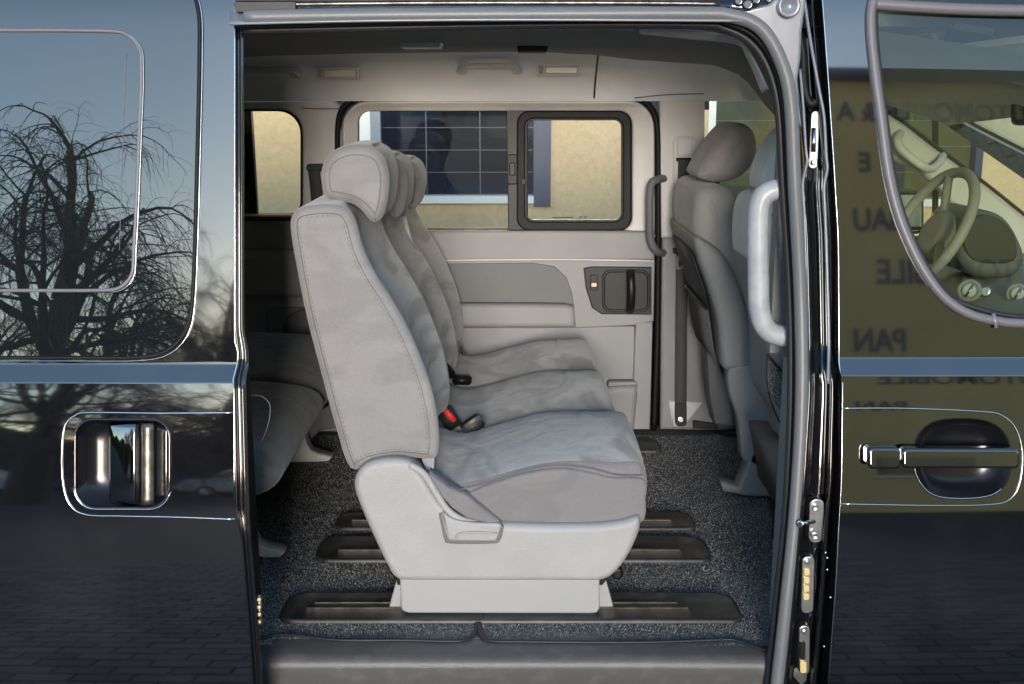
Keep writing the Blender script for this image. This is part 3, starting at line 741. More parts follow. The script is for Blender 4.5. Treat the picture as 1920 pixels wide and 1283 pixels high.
# seat rails: four dark troughs with steel tracks
def rail(out, tracks):
    pts = [PZ(v.x, v.y, FZ) for v in cr([Vector(p) for p in out], 4)]
    N = len(pts); c = sum(pts, Vector()) / N; V = []; Fc = []
    qx = [PZ(a, b, FZ) for a, b in out]; x0_, x1_ = min(p.x for p in qx), max(p.x for p in qx); y0_, y1_ = min(p.y for p in qx), max(p.y for p in qx)
    h_ = (y1_ - y0_) / 2
    xy = rr(x0_, y0_, x1_, y1_, (h_ * .5, h_ * .35, h_ * .8, h_ * .7), 5); N = len(xy)
    rings = [(0, 0), (0.000, .008), (.003, .0105), (.009, .0105), (.014, .0056)]
    for ins, h in rings:
        for x, y in inset_s(xy, ins) if ins else xy: V.append((x, y, cz + h))
    for k in range(len(rings) - 1):
        for i in range(N): j = (i + 1) % N; Fc.append((k * N + i, k * N + j, (k + 1) * N + j, (k + 1) * N + i))
    Fc.append(tuple((len(rings) - 1) * N + i for i in range(N)))
    o = mk('seat_rail', V, Fc, M_railp, van)
    for a, b, dy in tracks:
        p, q = PZ(a[0], a[1], FZ), PZ(b[0], b[1], FZ)
        box('rail_track', (p.x, p.y, FZ - .003), (q.x, p.y + dy, FZ + .0048), M_rust, o)
    return o
rail([(530, 1150), (540, 1122), (565, 1114), (700, 1118), (1000, 1122), (1350, 1125), (1378, 1130), (1392, 1160), (1370, 1168), (1000, 1167), (560, 1162), (534, 1160)],
     [((575, 1143), (1290, 1143), .008), ((590, 1133), (1270, 1133), .004)])
rail([(597, 1030), (610, 1010), (640, 1008), (900, 1015), (1290, 1018), (1322, 1018), (1332, 1048), (1300, 1054), (900, 1052), (620, 1047), (600, 1042)],
     [((635, 1034), (1275, 1036), .008)])
rail([(632, 975), (650, 965), (900, 965), (1285, 964), (1303, 985), (1290, 994), (900, 994), (640, 984)],
     [((660, 978), (1258, 980), .010)])
rail([(900, 826), (1225, 824), (1236, 836), (1222, 848), (900, 848)], [])
rail([(470, 1040), (490, 1030), (496, 1036), (488, 1058), (470, 1075)], [])

# ceiling, cove and far wall
CZ0 = P(800, 97, 1.40).z
ceil_pts = []
def cove_top(px): return lerp([(440, 107), (700, 100), (1000, 97), (1110, 103), (1200, 113), (1340, 122), (1390, 142), (1415, 170), (1440, 205), (1500, 260)], px)
V = []; Fc = []; xs_ = list(range(330, 1520, 17)); n = 0
secn = 9
for a in xs_:
    t0 = P(a, cove_top(a), 1.38); t1 = P(a, 190, 1.575)
    for k in range(secn):
        t = k / (secn - 1); p = t0.lerp(t1, t); bul = .018 * math.sin(PI * t); V.append(p + Vector((0, bul, bul)))
for i in range(len(xs_) - 1):
    for k in range(secn - 1): c = i * secn + k; Fc.append((c, c + 1, c + secn + 1, c + secn))
cove = mk('headliner_cove', V, Fc, M_cove, van); 
V = []; Fc = []
for a in xs_:
    t0 = P(a, cove_top(a), 1.38); V.append(t0); V.append(Vector((t0.x, .75, max(t0.z + .004, CZ0)))); V.append(Vector((t0.x, .17, CZ0 + .005)))
for i in range(len(xs_) - 1):
    for k in range(2): c = i * 3 + k; Fc.append((c, c + 1, c + 4, c + 3))
mk('headliner', V, Fc, M_ceil, van)
# rear cabin roof + outer roof
box('roof_panel', (-2.4, .16, 1.97), (1.15, 1.55, 2.0), M_paint, van)
box('rear_headliner', (-2.3, .12, CZ0 + .01), (P(330, 100, 1.38).x, 1.6, CZ0 + .03), M_ceil, van)
box('rear_wall', (-2.35, .05, .3), (-2.3, 1.7, 1.95), M_dg, van)
# front cabin: sloping headliner, cowl
mk('front_headliner', [(.74, .22, CZ0), (.74, 1.52, CZ0 - .03), (1.28, .24, 1.80), (1.24, 1.48, 1.70), (1.42, .3, 1.74), (1.36, 1.40, 1.655)], [(0, 1, 3, 2), (2, 3, 5, 4)], M_lg, van, smooth=False)
mk('front_roof', [(.9, .24, 2.0), (.9, 1.58, 2.0), (1.40, .26, 1.85), (1.34, 1.48, 1.71)], [(0, 1, 3, 2)], M_paint, van, smooth=False)
# seam lines
tube('headliner_seam', [P(a, b, Y_) for a, b, Y_ in ((1139, 62, .9), (1127, 90, 1.30), (1121, 108, 1.385), (1117, 145, 1.47), (1114, 184, 1.565))], .0028, M_rubber, van, n=6, sm=5)
tube('cove_seam', [P(a, b, 1.555) for a, b in ((1190, 184), (1250, 178), (1320, 176))], .0016, M_dg, van, n=6, sm=4)
tube('pillar_seam', [P(a, b, 1.56) for a, b in ((566, 203), (600, 204), (638, 204))], .0014, M_dg, van, n=6)

WY = 1.58
slab('wall_backing', [(560, 165), (1330, 165), (1330, 206), (560, 206)], WY + .062, .02, M_dg, van)
slab('wall_backing', [(578, 180), (668, 180), (668, 440), (578, 440)], WY + .063, .02, M_dg, van)
slab('wall_backing', [(1188, 180), (1312, 180), (1312, 440), (1188, 440)], WY + .064, .02, M_dg, van)
# rear quarter: pillar trim and window
def wall(name, outer, inner, Y, d, m, **k): return frame(name, outer, inner, Y, d, m, van, **k)
qo = rr(300, 186, 640, 412, (4, 30, 4, 4), 6)
qi = rr(380, 205, 567, 404, (30, 44, 24, 10), 6)
wall('rear_quarter_trim', qo, qi, WY, .05, M_lg, b=.008)
frame('quarter_window_seal', rr(377, 202, 570, 407, (30, 46, 26, 10), 6), rr(384, 209, 563, 401, (30, 42, 22, 10), 6), WY + .052, .01, M_rubber, van)
slab('quarter_window_glass', rr(377, 202, 570, 407, (30, 46, 26, 10), 6), WY + .055, .004, M_glassfar, van, bevel=0.0003)
slab('pillar_bezel', [(375, 200), (470, 203), (482, 404), (375, 406)], WY + .058, .03, M_black, van)
slab('rear_wall_upper', [(300, 412), (632, 412), (632, 500), (300, 500)], WY - .01, .06, M_rearwall, van, bevel=.01)
slab('rear_wall_panel', [(300, 418), (632, 418), (632, 810), (300, 810)], WY + .01, .06, M_rearwall, van, bevel=.006)
tube('rear_wall_ledge', [P(a, b, WY - .02) for a, b in ((300, 413), (460, 410), (600, 410))], .008, M_char, van, n=8)
slab('rear_wall_armrest', rr(300, 470, 620, 560, 20, 5), WY - .05, .08, M_rearwall, van, bevel=.03, segs=5)
slab('rear_wall_pocket', rr(498, 577, 660, 700, 18, 4), WY - .004, .03, M_mg, van, bevel=.008)
o = slab('speaker_grille', [tuple(v) for v in cr([Vector(p) for p in ((530, 620), (545, 590), (580, 578), (640, 580), (660, 640), (560, 650))], 4)], WY - .012, .02, M_dg, van, bevel=.006)

# far sliding door: black shut line, light window surround, mid grey lower trim
far = bpy.data.objects.new('far_sliding_door', None); COL.objects.link(far); far.location = (0, WY, FZ); adopt(far, van)
tube('door_shut_seal', [P(a, b, WY + .005) for a, b in ((634, 470), (633, 300), (634, 235), (642, 205), (662, 189), (695, 184), (900, 182), (1160, 182), (1200, 187), (1222, 205), (1232, 240), (1234, 330), (1234, 480), (1232, 640), (1226, 806))], .011, M_rubber, van, n=8, sm=6)
fo = rr(641, 188, 1228, 446, (52, 52, 8, 8), 8)
fi = rr(670, 208, 1186, 434, (24, 26, 26, 10), 8)
frame('window_surround', fo, fi, WY, .04, M_lg, far, b=.010, innerY=WY + .02)
# fixed pane and slider
fd = frame('window_frame', rr(666, 205, 1189, 437, (24, 26, 26, 10), 8), rr(673, 209, 1180, 429, (20, 24, 24, 8), 8), WY + .045, .012, M_rubber, far, b=.002)
slab('window_post', [(949, 207), (990, 207), (990, 434), (953, 434)], WY + .038, .02, M_black, far, bevel=.003)
slab('window_pane', rr(668, 207, 962, 433, (20, 2, 2, 10), 6), WY + .055, .004, M_glassfar, far, bevel=.0003)
sl = frame('slider_frame', rr(969, 208, 1184, 433, 24, 8), rr(985, 223, 1168, 416, 16, 8), WY + .026, .022, M_rubber, far, b=.005)
frame('slider_seal', rr(981, 219, 1172, 420, 18, 8), rr(988, 226, 1165, 413, 13, 8), WY + .036, .012, M_black, sl, b=.002)
slab('slider_pane', rr(979, 217, 1174, 422, 18, 6), WY + .05, .004, M_glassslide, sl, bevel=.0003)
lt = slab('window_latch', rr(951, 290, 970, 346, 4, 3), WY + .018, .03, M_char, far, bevel=.004)
slab('latch_button', rr(955, 305, 966, 330, 3, 3), WY + .010, .012, M_black, lt, bevel=.003)
slab('latch_hook', [(978, 336), (986, 335), (986, 346), (978, 347)], WY + .015, .01, M_char, lt, bevel=.002)
slab('glass_print', rr(1036, 407, 1075, 409, .5, 2), WY + .049, .0008, M_char, far, bevel=.0002)
text('glass_print_mark', 'III III', P(1093, 408, WY + .049), .011, Euler((R(90), 0, 0)), M_char, far, sx=1.4)
# lower door trim with a real relief: grid of depths
def relief(name, x0, x1, y0, y1, nx, ny, fn, m, parent, Y=WY):
    V = []; Fc = []
    for i in range(ny + 1):
        for j in range(nx + 1):
            a = x0 + (x1 - x0) * j / nx; b = y0 + (y1 - y0) * i / ny; V.append(P(a, b, Y - fn(a, b)))
    for i in range(ny):
        for j in range(nx): c = i * (nx + 1) + j; Fc.append((c, c + 1, c + nx + 2, c + nx + 1))
    return mk(name, V, Fc, m, parent)
def sst(a, b, x):
    t = max(0, min(1, (x - a) / (b - a))); return t * t * (3 - 2 * t)
slab('upper_trim', [(636, 434), (1228, 434), (1228, 489), (1100, 490), (636, 492)], WY - .012, .05, M_mg, far, bevel=.012, segs=5)
tube('trim_crease', [P(a, b, WY - .014) for a, b in ((640, 491), (800, 489), (1000, 487), (1150, 488), (1226, 490))], .003, M_lg, far, n=6, sm=3)
slab('centre_trim', [(636, 489), (1228, 488), (1226, 603), (1190, 611), (1085, 616), (636, 616)], WY - .010, .05, M_mg, far, bevel=.006)
slab('armrest_insert', [(636, 497), (1000, 493), (1040, 500), (1062, 520), (1073, 550), (1077, 580), (636, 580)], WY - .014, .03, M_dg, far, bevel=.003)
slab('armrest', [(636, 574), (800, 570), (1000, 571), (1060, 572), (1076, 576), (1080, 614), (1060, 616), (636, 616)], WY - .055, .06, M_mg, far, bevel=.018, segs=5)
slab('lower_trim', [(636, 612), (1190, 612), (1190, 806), (636, 806)], WY + .008, .04, M_mg, far, bevel=.004)
slab('pillar_side_trim', [(1192, 606), (1224, 604), (1219, 806), (1184, 806)], WY - .012, .05, M_mg, far, bevel=.006)
slab('bottle_holder', [(1126, 728), (1194, 724), (1196, 740), (1190, 806), (1126, 806)], WY - .05, .07, M_mg, far, bevel=.02, segs=5)
slab('bottle_holder_lip', rr(1140, 716, 1196, 730, 5, 3), WY - .03, .04, M_mg, far, bevel=.006)
# inside door handle
hp = slab('handle_bezel', [(1094, 503), (1110, 500), (1222, 501), (1222, 591), (1128, 590), (1110, 578), (1098, 540)], WY - .016, .02, M_char, far, bevel=.005)
cupo = rr(1129, 506, 1219, 586, 16, 5); cupi = rr(1134, 511, 1214, 581, 13, 5)
frame('handle_cup_rim', cupo, cupi, WY - .019, .01, M_black, hp, b=.003)
slab('handle_cup', cupi, WY - .0175, .01, M_black, hp, bevel=.001)
tube('handle_lever', [P(1182, 511, WY - .02), P(1183, 520, WY - .045), P(1184, 545, WY - .055), P(1183, 572, WY - .045), P(1181, 583, WY - .02)], .014, M_black, hp, n=12, sm=5, rz=.012)
slab('lock_slider', rr(1107, 516, 1121, 545, 3, 3), WY - .022, .01, M_black, hp, bevel=.002)
slab('lock_mark', rr(1109, 531, 1119, 538, 2, 2), WY - .0245, .004, M_orange, hp, bevel=.001)
# dark pull handle at the door's front edge
tube('door_grab_handle', [P(1245, 335, WY), P(1232, 337, WY - .05), P(1220, 350, WY - .06), P(1218, 400, WY - .065), P(1220, 450, WY - .06), P(1232, 472, WY - .05), P(1245, 474, WY)], .013, M_dg, van, n=12, sm=6)
# front pillar trim (far side): upper light, lower mid grey
slab('pillar_upper_trim', [(1237, 180), (1322, 178), (1322, 430), (1290, 446), (1240, 446)], WY - .008, .06, M_lg, van, bevel=.010, segs=4)
slab('pillar_lower_trim', [(1242, 446), (1340, 440), (1345, 808), (1238, 806)], WY - .012, .06, M_mg, van, bevel=.012, segs=4)
slab('belt_cover', rr(1262, 256, 1306, 362, 12, 4), WY - .012, .02, M_lg, van, bevel=.004)
slab('belt_slot', rr(1270, 260, 1298, 292, 4, 3), WY - .017, .012, M_lg, van, bevel=.003)
slab('belt_mouth', rr(1268, 296, 1296, 303, 2, 2), WY - .018, .01, M_rubber, van, bevel=.002)
def belt(name, px, Y, wpx, m, parent, th=.0016):
    pts = cr([Vector(p) for p in px], 4, False); V = []; Fc = []; n = len(pts)
    for i, p in enumerate(pts):
        a, b = pts[max(0, i - 1)], pts[min(n - 1, i + 1)]; t = (b - a).normalized(); nn = Vector((-t.y, t.x)) * wpx / 2
        yy = Y if not callable(Y) else Y(i / (n - 1))
        for s_ in (-1, 1):
            q = p + nn * s_
            w0 = P(q.x, q.y, yy); V.append(w0); V.append(w0 + Vector((0, th, 0)))
    for i in range(n - 1):
        c = i * 4; Fc += [(c, c + 2, c + 6, c + 4), (c + 1, c + 5, c + 7, c + 3), (c, c + 4, c + 5, c + 1), (c + 2, c + 3, c + 7, c + 6)]
    Fc += [(0, 1, 3, 2), (4 * n - 4, 4 * n - 2, 4 * n - 1, 4 * n - 3)]
    return mk(name, V, Fc, m, parent)
sb = belt('seat_belt', [(1283, 300), (1280, 420), (1278, 560), (1277, 700), (1276, 782)], lambda t: WY - .03, 22, M_belt, van)
slab('belt_stop', rr(1262, 466, 1286, 476, 3, 3), WY - .038, .012, M_black, sb, bevel=.002)
tg = frame('belt_tongue', rr(1268, 478, 1282, 506, 3, 3), rr(1272, 488, 1279, 501, 2, 3), WY - .042, .004, M_chrome, sb, b=.001)
slab('belt_anchor_cover', [(1254, 752), (1318, 756), (1285, 800), (1262, 802)], WY - .025, .03, M_lg, van, bevel=.010, segs=4)
an = slab('belt_anchor', rr(1266, 756, 1288, 800, 8, 4), WY - .034, .012, M_char, van, bevel=.003)
disc('anchor_bolt', P(1276, 786, WY - .035), (0, -1, .1), .013, .010, M_steel, an, n=12)
slab('belt_anchor_far', [(1300, 790), (1345, 796), (1345, 806), (1300, 804)], WY - .03, .03, M_char, van)
# ceiling handles, reading lamps, dome lamp
def arch(name, a, b, y, drop, Y, m, parent, r=.009):
    return tube(name, [P(a, y + 1, Y), P(a + 2, y, Y - .02), P(a + 14, y - drop, Y - .045), P((a + b) / 2, y - drop - 1, Y - .05), P(b - 14, y - drop, Y - .045), P(b - 2, y, Y - .02), P(b, y + 1, Y)], r, m, parent, n=12, sm=6)
hh = arch('assist_handle', 861, 974, 133, 8, 1.485, M_lg, van, .0095)
for a in (866, 968): slab('handle_foot', rr(a - 9, 122, a + 9, 140, 7, 4), 1.462, .03, M_lg, hh, bevel=.006)
hh = arch('assist_handle', 400, 560, 140, 8, 1.487, M_lg, van, .0095)
slab('handle_foot', rr(543, 130, 564, 148, 7, 4), 1.464, .03, M_lg, hh, bevel=.006)
for a in (590, 1005):
    dy = 0 if a < 900 else -6
    b_ = frame('reading_lamp', rr(a, 127 + dy, a + 84, 149 + dy, 3, 3), rr(a + 17, 131 + dy, a + 78, 145 + dy, 2, 3), 1.462, .012, M_lg, van, b=.002)
    slab('lamp_lens', rr(a + 18, 132 + dy, a + 77, 144 + dy, 2, 3), 1.464, .012, M_lamp, b_, bevel=.002)
    slab('lamp_switch', rr(a + 5, 130 + dy, a + 14, 145 + dy, 2, 3), 1.459, .01, M_plinth, b_, bevel=.002)
cl = P(788, 61, .70)
d1 = PZ(757, 56, CZ0 - .002); 
prism('dome_lamp', [(P(752, 55, .8).x, CZ0 - .012), (P(824, 55, .8).x, CZ0 - .012), (P(830, 55, .8).x, CZ0 + .01), (P(745, 55, .8).x, CZ0 + .01)], .78, .12, M_lamp, van, bevel=.003)
prism('ceiling_vent', [(P(972, 55, 1.0).x, CZ0 - .014), (P(1026, 55, 1.0).x, CZ0 - .014), (P(1030, 55, 1.0).x, CZ0 + .01), (P(968, 55, 1.0).x, CZ0 + .01)], 1.0, .14, M_char, van, bevel=.003)
quadstrip('front_cove_edge', hpath([(1198, 56), (1290, 56), (1370, 70), (1405, 98), (1440, 168)], .17), hpath([(1200, 62), (1290, 72), (1380, 82), (1400, 105), (1430, 175)], .24), M_lg, van)

# ---- B pillar grab handle (large, near)
gh = tube('pillar_grab_handle', [P(1500, 352, .13), P(1470, 354, .13), P(1438, 362, .13), P(1424, 385, .13), P(1421, 430, .13), P(1422, 520, .13), P(1424, 580, .13), P(1436, 615, .13), P(1460, 629, .13), P(1500, 632, .13)],
          .0255, M_handle, van, n=18, sm=7, rz=.022)
# far front door: window, frame
slab('far_front_door_trim', [(1322, 430), (1640, 440), (1640, 800), (1345, 806)], WY + .02, .05, M_dg, van)
frame('far_front_window_seal', rr(1315, 175, 1760, 432, (14, 10, 10, 10), 5), rr(1321, 181, 1750, 426, (12, 8, 8, 8), 5), WY + .05, .012, M_rubber, van, b=.002)
slab('far_front_glass', rr(1318, 178, 1752, 430, 8, 4), WY + .06, .004, M_glassfar, van, bevel=.0003)

# ---- front cabin: A pillar, dash, steering wheel, visors
apl = [(1655, 205), (1690, 228), (1740, 268), (1800, 312), (1870, 366), (1925, 410), (2080, 530), (2080, 640), (1900, 480), (1850, 440), (1800, 400), (1760, 350), (1720, 320), (1680, 300), (1650, 280)]
slab('front_pillar_trim', apl, 1.50, .05, M_lg, van, bevel=.015, segs=4)
tube('windshield_seal', [P(a, b, 1.50) for a, b in ((1640, 196), (1690, 226), (1740, 264), (1800, 308), (1870, 362), (1925, 406), (2080, 526))], .006, M_sealdark, van, n=8, sm=4)
tube('pillar_handle', [P(1688, 250, 1.50), P(1683, 262, 1.45), P(1692, 282, 1.43), P(1730, 312, 1.42), P(1748, 316, 1.43), P(1762, 304, 1.46), P(1768, 292, 1.50)], .013, M_lg, van, n=10, sm=6)
V = []; Fc = []
dprof = [(1.30, .62), (1.22, .90), (1.20, 1.06), (1.26, 1.16), (1.40, 1.21), (1.60, 1.235), (1.85, 1.24), (2.15, 1.20), (2.2, .62)]
dprof = [tuple(v) for v in cr([Vector(p) for p in dprof], 4)]
NY = 20
for i in range(NY + 1):
    y = .10 + 1.42 * i / NY
    for x, z in dprof: V.append((x + .05 * math.cos((i / NY - .5) * 3) * -1 + .03, y, z + .02 * math.exp(-((y - 1.12) / .2) ** 2)))
K = len(dprof)
for i in range(NY):
    for k in range(K): l = (k + 1) % K; Fc.append((i * K + k, i * K + l, (i + 1) * K + l, (i + 1) * K + k))
Fc.append(tuple(range(K))); Fc.append(tuple(NY * K + k for k in range(K)))
M_dash = mat('dashboard_plastic', (.26, .26, .24), .6, bump=(500, .3))
dash = mk('dashboard', V, Fc, M_dash, van)
hood = slab('instrument_hood', [tuple(v) for v in cr([Vector(p) for p in ((1800, 450), (1812, 412), (1845, 396), (1885, 408), (1912, 445), (1925, 490), (1900, 520), (1830, 520), (1805, 490))], 4)], 1.02, .25, M_dg, dash, bevel=.03, segs=5)
slab('instrument_face', [tuple(v) for v in cr([Vector(p) for p in ((1806, 452), (1817, 418), (1846, 403), (1880, 415), (1904, 448), (1900, 490), (1830, 490))], 4)], 1.012, .02, M_char, hood, bevel=.004)
for a, b, r_ in ((1818, 546, .032), (1908, 552, .03)):
    c = P(a, b, .85); q = disc('air_vent', c, (-.45, -.85, .25), r_, .02, M_plinth, dash, n=24, dish=.012)
    disc('vent_core', c + Vector((-.45, -.85, .25)).normalized() * .014, (-.45, -.85, .25), r_ * .6, .008, M_lg, q, n=16)
    tube('vent_vane', [c + Vector((-.02, -.026, -.012)), c + Vector((.0, -.024, .022))], .003, M_chrome, q, n=6)
disc('dash_knob', P(1848, 548, .85), (-.45, -.85, .25), .016, .02, M_steel, dash, n=16)
# steering wheel
wc = P(1742, 430, 1.12); ax = Vector((-.80, -.08, .42)).normalized(); u = ax.orthogonal().normalized(); v_ = ax.cross(u)
pts = [wc + u * math.cos(2 * PI * k / 40) * .185 + v_ * math.sin(2 * PI * k / 40) * .185 for k in range(40)]
sw = tube('steering_wheel', pts, .0155, M_dash, van, n=12, closed=True)
disc('wheel_hub', wc - ax * .05, ax, .07, .045, M_dash, sw, n=24)
for ang in (20, 160, 270):
    q = R(ang); d_ = u * math.cos(q) + v_ * math.sin(q); tube('spoke', [wc - ax * .03 + d_ * .05, wc + d_ * .18], .013, M_dash, sw, n=8)
tube('steering_column', [wc - ax * .05, wc - ax * .35], .04, M_dash, van, n=12)
# sun visors, roof console
def flat3(name, pts, th, m, parent):
    c = sum((Vector(p) for p in pts), Vector()) / len(pts)
    V = [Vector(p) for p in pts] + [Vector(p) + Vector((0, 0, th)) for p in pts]; N = len(pts)
    Fc = [tuple(range(N)), tuple(range(N, 2 * N))] + [(i, (i + 1) % N, N + (i + 1) % N, N + i) for i in range(N)]
    o = mk(name, V, Fc, m, parent, smooth=False); return o
flat3('sun_visor', [P(1800, 95, .55), P(1920, 80, .30), P(2100, 120, .35), P(2080, 190, .60), P(1910, 160, .62), P(1850, 140, .60)], .015, M_lg, van)
flat3('sun_visor', [P(1650, 145, 1.25), P(1700, 135, 1.0), P(1800, 170, .95), P(1800, 190, 1.25), P(1690, 205, 1.3)], .012, M_lg, van)
flat3('roof_console', [P(1725, 130, .85), P(1770, 120, .75), P(1840, 140, .72), P(1850, 152, .85), P(1780, 155, .95)], .02, M_mg, van)
mr = slab('rear_view_mirror', rr(1905, 184, 1990, 236, 10, 4), .85, .03, M_char, van, bevel=.008)
slab('mirror_glass', rr(1908, 187, 1987, 233, 8, 4), .847, .004, M_darkchrome, mr, bevel=.001)
# windshield
mk('windshield', [(1.40, .28, 1.78), (1.36, 1.45, 1.66), (2.25, .16, 1.22), (2.15, 1.58, 1.18)], [(0, 1, 3, 2)], M_glassfar, van, smooth=False)
dm = slab('wing_mirror', rr(1672, 358, 1735, 440, 14, 5), WY + .22, .08, M_black, van, bevel=.02)
slab('wing_mirror_glass', rr(1678, 366, 1728, 434, 10, 5), WY + .216, .006, M_lamp, dm, bevel=.002)  # pale plate, the mirrored sky painted as its colour
# outer far side and front to close the body
box('far_outer_skin', (-2.4, 1.70, .25), (2.1, 1.74, P(800, 445, 1.7).z), M_paint, van)
box('front_bulkhead', (2.2, .1, .3), (2.5, 1.7, 1.16), M_paint, van)

# =====================================================================================================
#                                     SEATS
# =====================================================================================================
def wxz(px, Y): return [(P(a, b, Y).x, P(a, b, Y).z) for a, b in px]
def loft(name, prof, y0, y1, m, parent, er=.03, fn=None, mats=None, ny=24):
    """profile (x,z) swept from y0 to y1 with rounded ends; fn(x,z,v,nx,nz)->(dx,dz)"""
    N = len(prof); ys = []; es = 6
    for k in range(es): a = PI / 2 * k / es; ys.append((y0 + er * (1 - math.cos(a)), er * (1 - math.sin(a))))
    for k in range(ny + 1): ys.append((y0 + er + (y1 - y0 - 2 * er) * k / ny, 0))
    for k in range(es - 1, -1, -1): a = PI / 2 * k / es; ys.append((y1 - er * (1 - math.cos(a)), er * (1 - math.sin(a))))
    V = []
    ni = inset2(prof, .01); nrm_ = [Vector((p[0] - q[0], p[1] - q[1])) * 100 for p, q in zip(prof, ni)]
    for y, ins in ys:
        q = inset_s(prof, ins) if ins > 1e-6 else prof
        v = (y - y0) / (y1 - y0) * 2 - 1
        for i, (x, z) in enumerate(q):
            if fn:
                d = fn(x, z, v, nrm_[i].x, nrm_[i].y); x += d[0]; z += d[1]
            V.append((x, y, z))
    Fc = []; fm = []; K = len(ys)
    for i in range(K - 1):
        for k in range(N):
            l = (k + 1) % N; Fc.append((i * N + k, i * N + l, (i + 1) * N + l, (i + 1) * N + k)); fm.append(1 if (mats and (i < es - 1 or i > K - es - 1)) else 0)
    Fc.append(tuple(range(N))); fm.append(1 if mats else 0); Fc.append(tuple((K - 1) * N + k for k in range(N))); fm.append(1 if mats else 0)
    return mk(name, V, Fc, m, parent, mats=mats, fm=fm if mats else None)

bench = thing('bench_seat', (0, .8, FZ), 'light grey three-place bench seat in the middle of the cabin facing right', 'bench seat')
sbpx = [(655, 884), (625, 800), (598, 700), (572, 600), (552, 500), (541, 430), (546, 402), (566, 389), (610, 384), (645, 390), (664, 415), (678, 465), (700, 512), (732, 562), (765, 622), (793, 690), (810, 745), (820, 805), (819, 848), (806, 866), (745, 862), (695, 870)]
Y0, Y1 = .215, 1.50; SW = (Y1 - Y0) / 3
bprof = [tuple(v) for v in cr([Vector(p) for p in wxz(sbpx, Y0)], 4)]
def backfn(A=.05):
    def f(x, z, v, nx, nz):
        if nx > .15:
            zz = (z - .9) / .6
            b = A * (abs(v) ** 2.2 - .75) * min(1, max(0, nx * 1.4)) * (1 - .5 * max(0, min(1, (z - 1.15) / .3)))
            return (b, 0)
        return (0, 0)
    return f
for k in range(3):
    a = Y0 + SW * k; b = a + SW - .004
    bp_ = bprof if k == 0 else [(x, z - (.018, .03)[k - 1] * max(0, (z - .9) / .6)) for x, z in bprof]
    o = loft('backrest', bp_, a, b, None, bench, er=.028, fn=backfn(.055), mats=[M_suede, M_side])
    if k == 0:
        st = inset2(bprof, .018)
        tube('stitching', [(x, Y0 - .0005 + .0006, z) for x, z in st], .0011, M_thread, o, n=5, closed=True)
        sg = inset2(bprof, .0235)
        # dashed thread next to the seam, as one joined piece
        V = []; Fc = []; LL = [(x, Y0 - .0002, z) for x, z in sg]
        for i in range(len(LL)):
            p, q = Vector(LL[i]), Vector(LL[(i + 1) % len(LL)]); L = (q - p).length; c = 0
            m_ = int(L / .008)
            for s_ in range(m_):
                t0, t1 = (s_ + .15) / m_, (s_ + .75) / m_; A_, B_ = p.lerp(q, t0), p.lerp(q, t1); d = (B_ - A_).normalized(); nv = Vector((-d.z, 0, d.x)) * .0009
                k0 = len(V); V += [A_ - nv, A_ + nv, B_ + nv, B_ - nv, (A_ + B_) / 2 + Vector((0, -.0008, 0))]
                Fc += [(k0, k0 + 1, k0 + 4), (k0 + 1, k0 + 2, k0 + 4), (k0 + 2, k0 + 3, k0 + 4), (k0 + 3, k0, k0 + 4)]
        mk('thread_stitches', V, Fc, M_thread, o, kind='stuff')
# headrests
hpx = [(610, 374), (600, 352), (598, 325), (607, 298), (630, 279), (665, 271), (700, 277), (722, 296), (732, 330), (730, 372), (722, 405), (707, 420), (692, 417), (678, 400), (660, 386), (635, 380)]
hprof0 = wxz(hpx, .30)
hprof = [tuple(v) for v in cr([Vector(p) for p in hprof0], 4)]
for k in range(3):
    a = Y0 + SW * k + .085; b = a + .255
    dn = (0, .036, .064)[k]; sc_ = (1, .94, .90)[k]; hp_ = [((x + .33) * sc_ - .33 + .004 * k, (z - 1.5) * sc_ + 1.5 - dn) for x, z in hprof]
    hr = loft('headrest', hp_, a, b, None, bench, er=.034, fn=lambda x, z, v, nx, nz: (-.012 * (1 - v * v) if nx > .3 else 0, 0), mats=[M_side, M_side])
    if k == 0:
        st = inset_s(hprof, .022)
        tube('stitching', [(x, a + .0022, z) for x, z in st], .0014, M_thread, hr, n=5, closed=True)
    if k == 2:
        tube('stitching', [(x, a + .0022, z) for x, z in inset_s(hp_, .022)], .0013, M_thread, hr, n=5, closed=True)
    for q in (.05, .2):
        x, z = wxz([(625, 384)], .3)[0]; z -= dn; tube('headrest_post', [(x, a + q, z - .02), (x, a + q, z + .04)], .0055, M_chrome, hr, n=10)
        disc('post_collar', (x, a + q, z - .012), (0, 0, 1), .011, .008, M_plinth, hr, n=14)
# cushions
cpx = [(800, 905), (840, 915), (900, 905), (960, 888), (1030, 872), (1095, 870), (1150, 874), (1190, 872), (1208, 880), (1214, 905), (1210, 945), (1198, 982), (1150, 992), (950, 995), (830, 985), (790, 940)]
cprof = [tuple(v) for v in cr([Vector(p) for p in wxz(cpx, Y0 + .005)], 4)]
cush_shift = [0]
def cushfn(x, z, v, nx, nz):
    dz = 0; dx = 0
    if nz > .2:
        dz = .024 * (1 - abs(v) ** 2.6) * min(1, nz * 1.3) * (1 if x < .1 else 1) - .01 * math.exp(-((x - .02) / .12) ** 2) * (1 - v * v)
        if x > .18: dz += .012 * (1 - v * v)
        if x < -.1: dz -= .0
    if nx > .3: dx = .006 * (1 - v * v)
    if x > .12: dx -= min(1, (x - .12) / .1) * (.030 * (1 - v * v) * max(0, nz) + cush_shift[0])
    return (dx, dz)
for k in range(3):
    a = Y0 + .005 + SW * k; b = a + SW - .003; cush_shift[0] = (0, .028, .04)[k]
    o = loft('cushion', cprof, a, b, None, bench, er=.018, fn=cushfn, mats=[M_suede, M_side2], ny=28)
